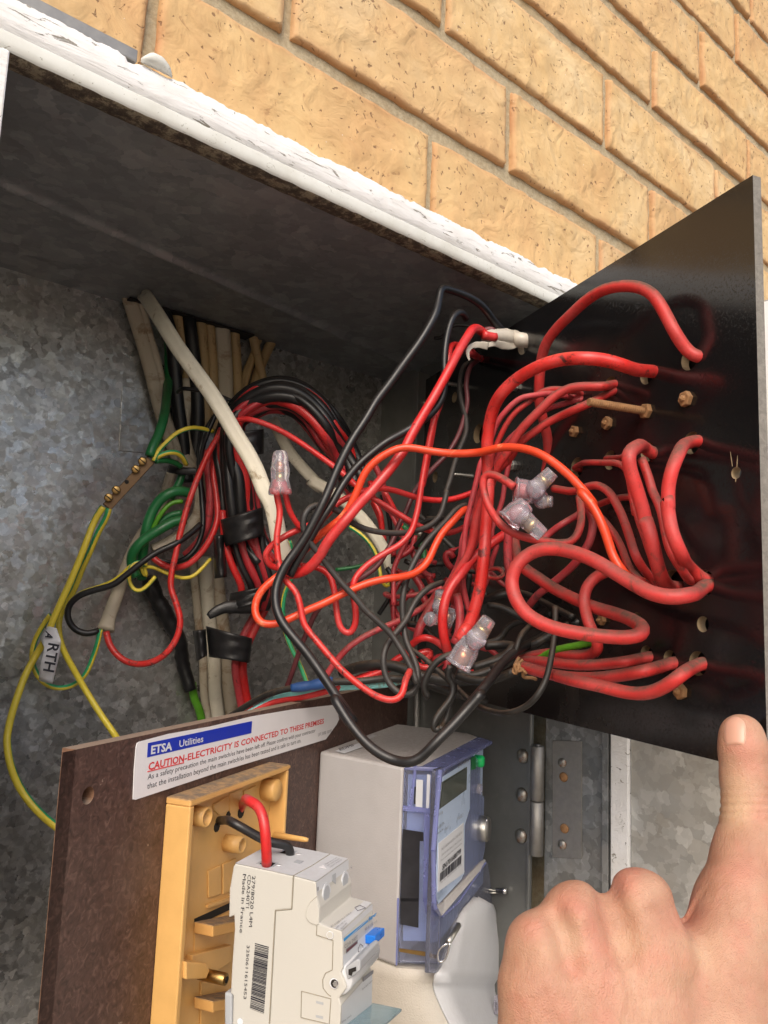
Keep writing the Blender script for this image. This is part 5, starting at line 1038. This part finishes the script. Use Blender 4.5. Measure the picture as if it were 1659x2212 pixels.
# ================= yellow mounting base
def ybase():
    t=thing('mounting_base','dusty yellow open plastic mounting base screwed to the brown board','mounting base',ML(.345,-.33,0))
    L=lambda tg,x,y,w: onM(*D(tg,x,y),w)
    loc=lambda p:(float((HB-p)@md),float(p[2]))
    a=loc(L('9',905,650,.0165)); b=loc(L('9',1492,490,.0165)); a2=loc(L('9',820,2005,.0165))
    uL,uR=a[0],b[0]; zt=(a[1]+b[1])/2; zb=-.36; rw=.0042; H=.0165; uL=(a[0]+a2[0])/2
    pieces=[mbox(uR,uL,zt-.004,zt,0,H),mbox(uR,uR+.003,zb,zt-.004,0,H),mbox(uL-rw,uL,zb,zt-.004,0,H)]
    for nm,pc,m in (('top_rim',pieces[0],'yellow_base_dusty'),('side_rim',pieces[1],'yellow_base'),('side_rim',pieces[2],'yellow_base')): link(nm,*pc,m,t,bev=.0008)
    link('floor',*mbox(uR+.001,uL-.001,zb,zt-.002,.0008,.0045),'yellow_base',t)
    fl=lambda x,y,w=.0045: L('9',x,y,w)
    def pad(ps,w0,w1,nm='raised_pad',m='yellow_base',bev=.0006): P(nm,[fl(x,y,w1) for x,y in ps],-mn*(w1-w0),m,t,bev=bev)
    pad([(1012,1100),(1090,1065),(1090,1240),(1015,1262)],.0045,.0057); pad([(1100,1060),(1180,1025),(1180,1210),(1100,1240)],.0045,.0057)
    pad([(1045,705),(1130,655),(1130,740),(1080,770),(1045,740)],.0045,.0058); pad([(1225,625),(1300,590),(1300,700),(1228,730)],.0045,.0058)
    pad([(1140,640),(1215,610),(1215,720),(1140,760)],.0045,.0052); pad([(1315,540),(1500,470),(1500,490),(1318,565)],.004,.0150,'lip','yellow_base_dusty')
    pad([(935,690),(1160,600),(1165,620),(940,712)],.0045,.0150,'lip','yellow_base_dusty')
    def boss(x,y,r,w,hole=True,nm='boss'):
        c=fl(x,y,w); k=fwd(c)/F*ZT['9'][2]; R=r*k; b0=c-mn*(w-.004)
        if hole:
            n=28; ax,a1,b1=frame(mn); prof=[(0,R),(1,R),(1,R*.72),(.15,R*.72)]
            v,f=lathe(b0,c,prof,n); link(nm,v,f[:-1]+[f[-1]],'yellow_base',t,True)
        else: lz(nm,b0,c,[(0,R),(.9,R),(1,R*.88)],'yellow_base',t,28)
    boss(1008,782,58,.0135); boss(1425,622,64,.015,False); boss(1215,948,50,.0165)
    # cable knock-outs
    for x,y,r in ((1062,838,30),(1130,768,22),(1205,752,34)):
        c=fl(x,y,.0048); k=fwd(c)/F*ZT['9'][2]; lz('knock_out',c-mn*.001,c+mn*.0003,[(0,r*k),(1,r*k)],'dark_hole',t,9,False)
    lz('pin',fl(1400,885,.012),fl(1400,885,.012)+mn*.026,[(0,.0022),(.9,.0017),(1,.0012)],'yellow_base',t,12)
    # dark gaps, rail clips, sleeve
    pad([(930,1385),(1140,1290),(1140,1330),(930,1430)],.0045,.0049,'gap','dark_hole',0); pad([(930,1440),(1175,1330),(1175,1560),(930,1620)],.0045,.0052,'rail_recess')
    for y in (1400,1845):
        P('rail_clip',[fl(925,y,.006),fl(1140,y-40,.006),fl(1145,y+25,.006),fl(925,y+70,.006)],mn*.013,'yellow_base_dusty',t,bev=.0007)
    P('clip_tooth',[fl(1010,1890,.010),fl(1050,1870,.010),fl(1050,1905,.010),fl(1010,1925,.010)],mn*.006,'yellow_base',t,bev=.0005)
    pad([(915,1600),(1150,1540),(1150,1640),(1060,1700),(915,1660)],.0045,.009,'step')
    pad([(880,1640),(1000,1650),(1020,1690),(1000,1740),(880,1745)],.004,.0185,'sleeve_seat')
    a=fl(880,1690,.0205); b=fl(1000,1712,.0205); ax=_n(b-a)
    lz('metal_sleeve',fl(960,1708,.010),fl(960,1708,.010)+mn*.018,[(0,.0034),(.97,.0034),(1,.0028)],'brass',t,20); c=fl(960,1708,.010)+mn*.0181; lz('sleeve_bore',c,c+mn*.0001,[(0,.0018),(1,.0018)],'dark_hole',t,12)
    pad([(968,1760),(1060,1735),(1060,2000),(968,2020)],.0045,.0056)
    P('floor_rib',[fl(995,1300,.0047),fl(1150,1245,.0047),fl(1150,1262,.0047),fl(995,1318,.0047)],mn*.002,'yellow_base',t)
ybase()
# ================= residual current device hanging off its base
def rcd():
    t=thing('safety_switch','cream and white safety switch module hanging forward off its yellow base','safety switch',ML(.40,-.30,.07))
    u0=.4190; uw=.0425
    sg=lambda x,y,o=0.: onU(*D('G',x,y),u0+o)
    right=md*uw
    prof_b=[(62,238),(602,354),(588,662),(435,676),(378,1735),(340,2400),(20,2400),(35,1735),(42,1470),(18,1450),(30,1200),(55,850),(50,722),(2,745),(8,480),(45,262)]
    P('rear_body',[sg(*p) for p in prof_b],right,'switch_cream',t,bev=.0007)
    prof_f=[(606,354),(815,410),(826,545),(850,650),(848,800),(960,835),(1052,868),(1068,980),(1066,1215),(1046,1256),(1078,1330),(1100,1400),(1030,1495),(1050,1560),(1042,1735),(1025,2400),(345,2400),(382,1735),(438,678),(590,664)]
    P('front_body',[sg(*p) for p in prof_f],right,'switch_cream',t,bev=.0007)
    P('side_lobe',[sg(*p) for p in ((826,545),(765,600),(728,670),(728,740),(760,785),(822,808),(848,800),(848,650))],-md*.0009,'switch_cream',t,bev=.0004)
    # white front skins: terminal block front, step, label face
    def skin_(ps,nm,mat,o=.0004,wd=1.0,off=.0): 
        # strip along the side profile extruded to the right, slightly proud
        c=[sg(*p) for p in ps]; n=len(c); q=[]
        for i,p in enumerate(c):
            a=c[max(0,i-1)]; b=c[min(n-1,i+1)]; d=_n(b-a); nv=np.cross(md,d); nv=nv if nv@mn>-.2 else -nv; q.append(p+nv*o)
        v=[]; 
        for p in q: v+= [p+md*(uw*off), p+md*(uw*wd)]
        link(nm,v,[[2*i,2*i+1,2*i+3,2*i+2] for i in range(n-1)],mat,t)
    top=[(62,238),(602,354),(815,410)]
    c=[sg(*p) for p in top]; V=[];
    for p in c: V+=[p+ZV*.0003,p+ZV*.0003+right]
    link('white_top',V,[[0,1,3,2],[2,3,5,4]],'switch_white',t)
    def face(nm,a,b,mat,o=.0003):
        A,B=sg(*a),sg(*b); d=_n(B-A); nv=_n(np.cross(d,md)); nv=nv if nv@(-A)>0 else -nv
        link(nm,[A+nv*o,A+right+nv*o,B+right+nv*o,B+nv*o],[[0,1,2,3]],mat,t); return A,B,nv
    F1=face('terminal_face',(815,412),(828,800),'switch_white'); F2=face('step_face',(830,806),(1052,868),'switch_white')
    F3=face('label_face',(1054,872),(1066,1215),'switch_white'); F4=face('lower_face',(1050,1560),(1040,2000),'switch_white')
    def on(Fc,x,y,o=.0006,tg='G'): A,B,nv=Fc; return hit(*D(tg,x,y),nv,A@nv+o)
    FT=(c[0],c[2],ZV); 
    def dsk(Fc,x,y,r,mat,nm,o=.0006,h=.0004): p=on(Fc,x,y,o); k=fwd(p)/F*ZT['G'][2]; lz(nm,p-Fc[2]*h,p,[(0,r*k),(1,r*k)],mat,t,26,False)
    for x,y,r in ((917,515,82),(1092,398,76)): 
        dsk(F1,x,y,r*1.12,'switch_white','terminal_ring',.0010); dsk(F1,x,y,r*.82,'switch_shade','terminal_hole',.0014)
    P('notch',[on(F1,*p,.0008) for p in ((970,345),(1003,325),(1003,430),(970,400))],-F1[2]*.0002,'switch_shade',t)
    text('1',on(F1,828,495,.001),on(F1,838,488,.001),on(F1,828,455,.001),'grey_ink',t); text('N',on(F1,1130,295,.001),on(F1,1150,282,.001),on(F1,1130,262,.001),'grey_ink',t)
    # top sockets and print
    tz=lambda x,y,o=.0008: hit(*D('G',x,y),_n(np.cross(c[2]-c[0],md)),(c[0]@_n(np.cross(c[2]-c[0],md)))+ (o if _n(np.cross(c[2]-c[0],md))[2]>0 else -o))
    for ps in (((255,240),(320,205),(470,235),(420,272)),((445,140),(520,105),(645,122),(590,165))):
        P('socket_rim',[tz(*p,.0005) for p in ps],ZV*.0002,'switch_shade',t)
        cx=sum(p[0] for p in ps)/4; cy=sum(p[1] for p in ps)/4; P('socket',[tz(cx+(p[0]-cx)*.68,cy+(p[1]-cy)*.68,.0009) for p in ps],ZV*.0001,'dark_hole',t)
    P('slot',[tz(*p) for p in ((605,225),(640,202),(705,215),(665,238))],ZV*.0001,'switch_shade',t)
    for x,y in ((470,255),(652,150)): p=tz(x,y); lz('test_hole',p,p+ZV*.0002,[(0,.0014),(1,.0014)],'sticker',t,14)
    line('top_seam',[tz(602,352),tz(770,262),tz(945,150)],.0002,'drawn_line',t)
    P('top_arrow',[tz(*p) for p in ((845,272),(885,255),(912,288))],ZV*.0002,'sticker',t)
    for i,s_ in enumerate(('Hager Electro SAS','BP3-67215 Obernai','CEDEX FRANCE')): text(s_,tz(905+i*22,248+i*14),tz(1015+i*22,185+i*10),tz(898+i*22,240+i*14),'grey_ink',t)
    # side print
    sp=lambda x,y,o=.0002: sg(x,y,o)
    text('279/8020 L4M',sp(222,352),sp(190,828),sp(255,352),'ink',t); text('CDA240T1',sp(180,342),sp(162,650),sp(212,344),'ink',t); text('Made in France',sp(135,335),sp(104,882),sp(168,337),'ink',t)
    text('3250611615453',sp(172,1000),sp(140,1500),sp(200,1002),'ink',t)
    bars=[]; random.seed(5); s=0
    while s<1:
        w=random.choice((.007,.010,.014,.022)); a,b=s,min(1,s+w)
        f1=lambda q:(248-48*q,980+610*q); f2=lambda q:(376-46*q,1015+625*q)
        bars.append(prism([sp(*f1(a)),sp(*f2(a)),sp(*f2(b)),sp(*f1(b))],-md*.0001)); s=b+random.choice((.007,.010,.014))
    v,f=join(bars); link('barcode',v,f,'ink',t)
    ln=lambda nm,ps,r=.00022: line(nm,[sp(*p) for p in ps],r,'drawn_line',t)
    ln('seam',[(605,354),(589,662),(436,676),(380,1735)],.0003); ln('seam',[(824,815),(820,905),(975,955),(968,1230)]); ln('latch_outline',[(955,1500),(682,1428),(675,1675),(930,1735)]); ln('latch_outline',[(955,1500),(940,1735)])
    ln('lobe_outline',[(826,545),(765,600),(730,670),(730,740),(765,787),(826,805)])
    ln('pivot_outline',[(968,1230),(905,1260),(878,1320),(882,1400),(920,1450),(955,1478)])
    for ps in (((818,1518),(885,1535),(885,1558),(818,1540)),((815,1650),(882,1665),(882,1690),(815,1672))): P('slot',[sp(*p) for p in ps],-md*.0001,'switch_shade',t)
    for x,y,r,m in ((985,1355,44,'label_white'),(990,1355,36,'dark_hole'),(948,905,34,'label_white'),(948,903,28,'switch_cream'),(768,693,14,'label_white'),(820,655,12,'label_white'),(800,710,20,'label_white'),(110,1712,30,'label_white')):
        p=sp(x,y,.0003 if m=='label_white' else .0006); k=fwd(p)/F*ZT['G'][2]; lz('side_dot' if r<40 else 'pivot_ring',p,p-md*.0004*(1 if m=='label_white' else 1.3),[(0,r*k),(1,r*k)],m,t,26,False)
    p=sp(998,1360,.0012); lz('pivot_screw',p,p-md*.0004,[(0,.0016),(1,.0014)],'chrome',t,6,False)
    # label face: blue stripe, lettering, button, windows
    P('blue_stripe',[on(F3,*p) for p in ((1075,940),(1300,755),(1300,782),(1078,970))],-F3[2]*.0001,'brand_blue',t)
    text(':hager',on(F3,1304,778,.0008),on(F3,1380,718,.0008),on(F3,1304,738,.0008),'brand_blue',t,bold=.03)
    text('40 A / 30 mA',on(F3,1272,868,.0008),on(F3,1384,782,.0008),on(F3,1272,838,.0008),'grey_ink',t); text('CDA 240T',on(F3,1082,1032,.0008),on(F3,1205,935,.0008),on(F3,1080,995,.0008),'grey_ink',t)
    P('window',[on(F3,*p) for p in ((1098,1035),(1206,950),(1206,982),(1098,1078))],-F3[2]*.0001,'grey_ink',t); P('window',[on(F3,*p,.0008) for p in ((1104,1042),(1200,966),(1200,980),(1104,1066))],-F3[2]*.0001,'pink_red' if False else 'maroon',t)
    line('house_symbol',[on(F3,*p,.0008) for p in ((1212,1062),(1212,1022),(1230,988),(1254,1005),(1256,1040),(1212,1062))],.0002,'grey_ink',t)
    line('step_symbol',[on(F2,*p,.0008) for p in ((1178,648),(1225,625),(1278,650),(1205,676),(1178,648))],.0002,'grey_ink',t)
    for i,s_ in enumerate(('IEC 61008-1 Im = 1500 A','230-240 V~','G2262482')): text(s_,on(F2,960+i*45,836+i*10,.0008),on(F2,(1150,1105,1108)[i],(700,775,800)[i],.0008),on(F2,950+i*45,822+i*10,.0008),'grey_ink',t)
    A=on(F3,1272,985,0.); bx=[on(F3,*p,.0) for p in ((1270,905),(1362,828),(1362,905),(1272,985))]; v,f=prism(bx,F3[2]*.0062); o=link('test_button',v,f,'button_blue',t,bev=.0005)
    text('T',bx[0]*.55+bx[1]*.45+F3[2]*.0064-ZV*.004,bx[0]*.35+bx[1]*.65+F3[2]*.0064-ZV*.004,bx[0]*.55+bx[1]*.45+F3[2]*.0064-ZV*.0012,'blue_ink',o)
    # toggle drum and lever
    ce=sg(985,1340); rr=.0128
    ce=sg(1000,1330); ce=sg(1008,1325); lz('toggle_drum',ce+md*.0015,ce+md*(uw-.0005),[(0,.0074),(.02,.0079),(.98,.0079),(1,.0074)],'switch_white',t,40)
    lv=[sg(1080,1215),sg(1195,1130),sg(1228,1140),sg(1225,1240),sg(1110,1330)]; P('toggle_lever',lv,md*(uw*.62),'switch_shade',t,bev=.0008)
    P('lever_recess',[sp(*p,.0006) for p in ((1120,1225),(1190,1200),(1190,1240),(1160,1250),(1150,1285),(1120,1275))],-md*.0002,'dark_hole',t)
    for s_,a,b,cc in (('Earth fault indicator',(1248,1420),(1352,1325),(1246,1402)),('Safety switch',(1055,1728),(1145,1660),(1053,1708))): text(s_,on(F4,*a,.0008),on(F4,*b,.0008),on(F4,*cc,.0008),'grey_ink',t)
    P('window',[on(F4,*p) for p in ((1255,1305),(1352,1230),(1352,1262),(1258,1340))],-F4[2]*.0002,'grey_ink',t)
    # clear flap at the bottom
    a=on(F4,1340,1560,0); P('clear_flap',[on(F4,1045,1800,0),on(F4,1345,1560,0),on(F4,1345,1560,0)+F4[2]*.017,on(F4,1045,1800,0)+F4[2]*.017],ZV*.0012,'glass_flap',t)
    # grey rail clip at the back
    P('rail_latch',[sg(-40,1440),sg(30,1455),sg(30,2400),sg(-40,2400)],md*(uw*.8),'switch_shade',t,bev=.001)
rcd()
W('red_wire','stiff red wire bent from the yellow base down into the switch top','red',17,'@9 1190,745,1003 1215,705,1012 1262,688,.43 1310,720,.425 1338,790,.42 1350,880,.417 1355,960,.416 1358,1060,.418','wire')
W('black_wire','stiff black wire bent from the yellow base into the rear of the switch top','black',15,'@9 1050,805,1003 1090,800,1014 1160,815,.435 1250,865,.435 1330,910,.435 1400,935,.435 1465,942,.438 1490,960,.438 1497,1000,.440','wire')
# ================= the hand (one smooth surface grown from rounded cones)
def surface_nets(fld,org,h):
    s=fld<0; nx,ny,nz=fld.shape
    c=sum(s[i:nx-1+i,j:ny-1+j,k:nz-1+k].astype(int) for i in(0,1) for j in (0,1) for k in (0,1)); act=(c>0)&(c<8); idx=-np.ones(act.shape,int); idx[act]=np.arange(act.sum())
    I,J,K=np.nonzero(act); acc=np.zeros((len(I),3)); cnt=np.zeros(len(I))
    cs=[(i,j,k) for i in(0,1) for j in (0,1) for k in (0,1)]
    for a in range(8):
        for b in range(a+1,8):
            if sum(abs(cs[a][q]-cs[b][q]) for q in range(3))!=1: continue
            fa=fld[I+cs[a][0],J+cs[a][1],K+cs[a][2]]; fb=fld[I+cs[b][0],J+cs[b][1],K+cs[b][2]]; m=(fa<0)!=(fb<0); t=np.where(m,fa/(fa-fb+1e-12),0)
            p=np.array(cs[a])[None]*(1-t)[:,None]+np.array(cs[b])[None]*t[:,None]; acc+=p*m[:,None]; cnt+=m
    V=org+(np.stack([I,J,K],1)+acc/cnt[:,None])*h; Fs=[]
    for ax in range(3):
        o1,o2=[(1,2),(2,0),(0,1)][ax]
        sl=[slice(1,-1)]*3; sl[ax]=slice(0,-1); A=fld[tuple(sl)]; sl2=list(sl); sl2[ax]=slice(1,None); B=fld[tuple(sl2)]
        for sign in (0,1):
            m=((A<0)&(B>=0)) if sign==0 else ((A>=0)&(B<0)); q=np.argwhere(m)
            if len(q)==0: continue
            q=q+1; q[:,ax]-=1
            def at_(d1,d2): r=q.copy(); r[:,o1]-=d1; r[:,o2]-=d2; return idx[r[:,0],r[:,1],r[:,2]]
            quad=np.stack([at_(1,1),at_(0,1),at_(0,0),at_(1,0)],1)
            if sign: quad=quad[:,::-1]
            Fs.append(quad)
    return V,np.vstack(Fs)
def hand():
    # joints in pixels and distance, radii in pixels
    px=lambda x,y,d,r:(at(x,y,d),r*d/F)
    G=[]
    def chain(pts,k,grp):
        q=[px(*p) for p in pts]
        for a,b in zip(q[:-1],q[1:]): G.append((a,b,k,grp))
    # wrist and metacarpals
    chain([(1395,2900,.290,235),(1390,2560,.300,235)],.012,0)
    chain([(1440,2500,.305,150),(1400,2060,.338,92),(1382,1962,.346,78)],.010,0)      # index ray
    chain([(1370,2500,.305,150),(1270,2080,.334,88),(1248,1986,.340,74)],.010,0)      # middle ray
    chain([(1300,2520,.303,150),(1190,2140,.328,82),(1166,2048,.332,70)],.010,0)      # ring ray
    chain([(1260,2540,.300,150),(1165,2260,.320,76),(1146,2140,.324,62)],.010,0)      # little ray
    chain([(1520,2500,.300,150),(1560,2240,.325,92),(1562,2100,.345,96),(1592,1960,.362,88)],.011,0) # thumb metacarpal
    chain([(1592,1975,.362,86),(1612,1850,.378,66),(1614,1745,.389,52)],.006,1)
    chain([(1614,1745,.389,51),(1610,1680,.395,49),(1606,1620,.399,49),(1603,1590,.402,47)],.004,1)
    # four fingers folded away behind the palm: proximal, middle and end bones
    for (x,y,d,r),(dx,dy) in (((1382,1962,.346,72),(10,20)),((1248,1986,.340,70),(16,22)),((1166,2048,.332,66),(22,26)),((1146,2140,.324,58),(30,30))):
        chain([(x,y,d,r*.96),(x+dx,y+dy+20,d+.035,r*.86)],.006,0); chain([(x+dx,y+dy+20,d+.035,r*.82),(x+dx*3,y+dy+150,d+.043,r*.76)],.004,2); chain([(x+dx*3,y+dy+150,d+.043,r*.74),(x+dx*4,y+dy+210,d+.026,r*.64)],.004,2)
    pts=np.array([p for a,b,_,_ in G for p,_r in (a,b)]); rs=np.array([r for a,b,_,_ in G for _p,r in (a,b)])
    lo=(pts-rs[:,None]).min(0)-.012; hi=(pts+rs[:,None]).max(0)+.012
    # keep only what can be near the frame (down to a forearm stump)
    h=.0012; n=np.ceil((hi-lo)/h).astype(int); X,Y,Z=np.meshgrid(*[lo[i]+np.arange(n[i])*h for i in range(3)],indexing='ij'); Pn=np.stack([X,Y,Z],-1).astype(np.float32)
    def cone(a,b):
        (p0,r0),(p1,r1)=a,b; d=(p1-p0).astype(np.float32); L2=d@d; t=np.clip(((Pn-p0.astype(np.float32))@d)/L2,0,1); q=Pn-p0.astype(np.float32)-t[...,None]*d; return np.sqrt((q*q).sum(-1))-(r0+(r1-r0)*t)
    fld=None
    for a,b,k,g in G:
        s=cone(a,b)
        if fld is None: fld=s; continue
        hh=np.clip(.5+.5*(fld-s)/k,0,1); fld=fld*(1-hh)+s*hh-k*hh*(1-hh)
    V,Fc=surface_nets(fld,lo,h)
    nb=[[] for _ in range(1)]
    # smooth with the face neighbours
    e=np.vstack([Fc[:,[0,1]],Fc[:,[1,2]],Fc[:,[2,3]],Fc[:,[3,0]]]); deg=np.bincount(e.ravel(),minlength=len(V))[:,None]
    def sm(V,it):
        for _ in range(it):
            a=np.zeros_like(V); np.add.at(a,e[:,0],V[e[:,1]]); np.add.at(a,e[:,1],V[e[:,0]]); V=V*.4+.6*a/deg
        return V
    V=sm(V,5)
    # detail: knuckle creases on the thumb, tendons and veins on the back
    C=V@M; sx=PX+F*C[:,0]/C[:,2]; sy=PY+F*C[:,1]/C[:,2]; Fn=np.cross(V[Fc[:,1]]-V[Fc[:,0]],V[Fc[:,2]]-V[Fc[:,0]]); N=np.zeros_like(V)
    for i in range(4): np.add.at(N,Fc[:,i],Fn)
    N/=np.linalg.norm(N,axis=1)[:,None]+1e-12
    disp=np.zeros(len(V)); th=(C[:,2]>.36)&(sy<1850)&(sx>1520)
    for yc,am,wd in ((1722,.0008,4.5),(1738,.0012,5),(1755,.0009,4.5),(1706,.0005,4),(1774,.0006,5)):
        disp-=am*np.exp(-((sy-yc-.00045*(sx-1620)**2*.8)/wd)**2)*th
    def crease(x0,y0,ang,L,am,wd=2.6):
        ca,sa_=math.cos(ang),math.sin(ang); u=(sx-x0)*ca+(sy-y0)*sa_; v_=-(sx-x0)*sa_+(sy-y0)*ca+4*np.sin(u*.09)
        return am*np.exp(-(v_/wd)**2)*np.clip(1.6-np.abs(u)/L*1.6,0,1)*(C[:,2]<.365)
    for x0,y0 in ((1362,1905),(1232,1946),(1152,2006)):
        for k in range(4): disp-=crease(x0+k*3,y0+k*11,-.12+.06*k,34-4*k,.00035)
    random.seed(4)
    for k in range(46): disp-=crease(random.uniform(1130,1640),random.uniform(1960,2210),random.choice((-.9,.5,.9,-.5))+random.uniform(-.2,.2),random.uniform(18,50),.00014,2.2)
    def ridge(pl,am,wd):
        out=np.zeros(len(V))
        for (x0,y0),(x1,y1) in zip(pl[:-1],pl[1:]):
            d=np.array([x1-x0,y1-y0]); t=np.clip(((sx-x0)*d[0]+(sy-y0)*d[1])/(d@d),0,1); r=np.hypot(sx-x0-t*d[0],sy-y0-t*d[1]); out=np.maximum(out,am*np.exp(-(r/wd)**2))
        return out*(C[:,2]<.36)
    disp+=ridge([(1385,1960),(1395,2090),(1420,2260)],.0010,24)+ridge([(1250,1985),(1275,2110),(1330,2260)],.0008,22)+ridge([(1168,2050),(1205,2160),(1270,2280)],.0007,22)
    disp+=ridge([(1330,2050),(1345,2150),(1320,2260)],.0006,10)-ridge([(1312,1925),(1325,1990),(1345,2070)],.0042,30)-ridge([(1200,1975),(1215,2020),(1235,2090)],.0034,26)-ridge([(1470,1960),(1480,2010),(1490,2120)],.0022,42)+ridge([(1362,1925),(1368,1950)],.0022,34)+ridge([(1238,1965),(1244,1985)],.0018,30)
    disp+=.00035*np.array([noise.noise(Vector(p*70)) for p in V])
    V=V+N*disp[:,None]; V=sm(V,1)
    # cut the forearm off far below the frame is not needed: it ends as a rounded stump out of view
    o=link('person',V,Fc,'skin',None,True); tag(o,'bare left hand with knuckles up and its thumb pressed on the black panel','person')
    # thumb nail: a thin curved plate on the upper left of the thumb tip
    rows=[]; nu,nv=14,16
    cu=at(1601,1600,.4015)
    for j in range(nv+1):
        for i in range(nu+1):
            s=i/nu*2-1; q=j/nv*2-1
            # rounded outline
            w=(1-abs(q)**3.2*.28) if q>0 else (1-abs(q)**4*.35)
            x=1588+ s*25*w; y=1578+ q*30 + (s*s*5 if q>0 else -s*s*-7)
            r=ray(x,y); # drop on the hand surface
            rows.append((x,y,s,q))
    import mathutils
    bvh=mathutils.bvhtree.BVHTree.FromPolygons([Vector(p) for p in V],[list(map(int,f)) for f in Fc]); vs=[]
    for x,y,s,q in rows:
        r=_n(ray(x,y)); hitp=bvh.ray_cast(Vector((0,0,0)),Vector(r)); 
        dist=hitp[3] if hitp[0] is not None else .46
        vs.append([r,dist])
    ds=np.array([d for _,d in vs]).reshape(nv+1,nu+1)
    for _ in range(3): ds[1:-1,1:-1]=(ds[1:-1,1:-1]*2+ds[:-2,1:-1]+ds[2:,1:-1]+ds[1:-1,:-2]+ds[1:-1,2:])/6
    vv=[]
    for (r,_),d,(x,y,s,q) in zip(vs,ds.ravel(),rows): vv.append(r*(d-.00055-.0005*(1-s*s)+(.0009 if (abs(s)>.99 or abs(q)>.99) else 0)))
    f=[[j*(nu+1)+i,j*(nu+1)+i+1,(j+1)*(nu+1)+i+1,(j+1)*(nu+1)+i] for j in range(nv) for i in range(nu)]
    bl=np.zeros(len(V)); sa=np.zeros(len(V)); C=V@M; sx=PX+F*C[:,0]/C[:,2]; sy=PY+F*C[:,1]/C[:,2]
    for x,y,w,a in ((1345,1905,38,.9),(1228,1950,30,.7),(1150,2010,24,.6),(1480,1985,45,.8),(1605,1890,40,.6),(1640,1760,22,.5),(1622,1665,18,.5),(1575,1615,12,.4),(1310,2120,60,.35),(1180,2170,50,.3)): bl=np.maximum(bl,a*np.exp(-((sx-x)**2+(sy-y)**2)/w**2))
    for x,y,w,a in ((1585,1745,48,.9),(1590,1700,40,.6),(1500,2060,60,.35),(1360,2040,35,.3)): sa=np.maximum(sa,a*np.exp(-((sx-x)**2+(sy-y)**2)/w**2))
    for nm_,ar in (('blush',bl),('sallow',sa)): q_=o.data.attributes.new(nm_,'FLOAT','POINT'); q_.data.foreach_set('value',ar.astype(np.float32))
    n=link('nail',vv,f,'nail',o,True)
hand()
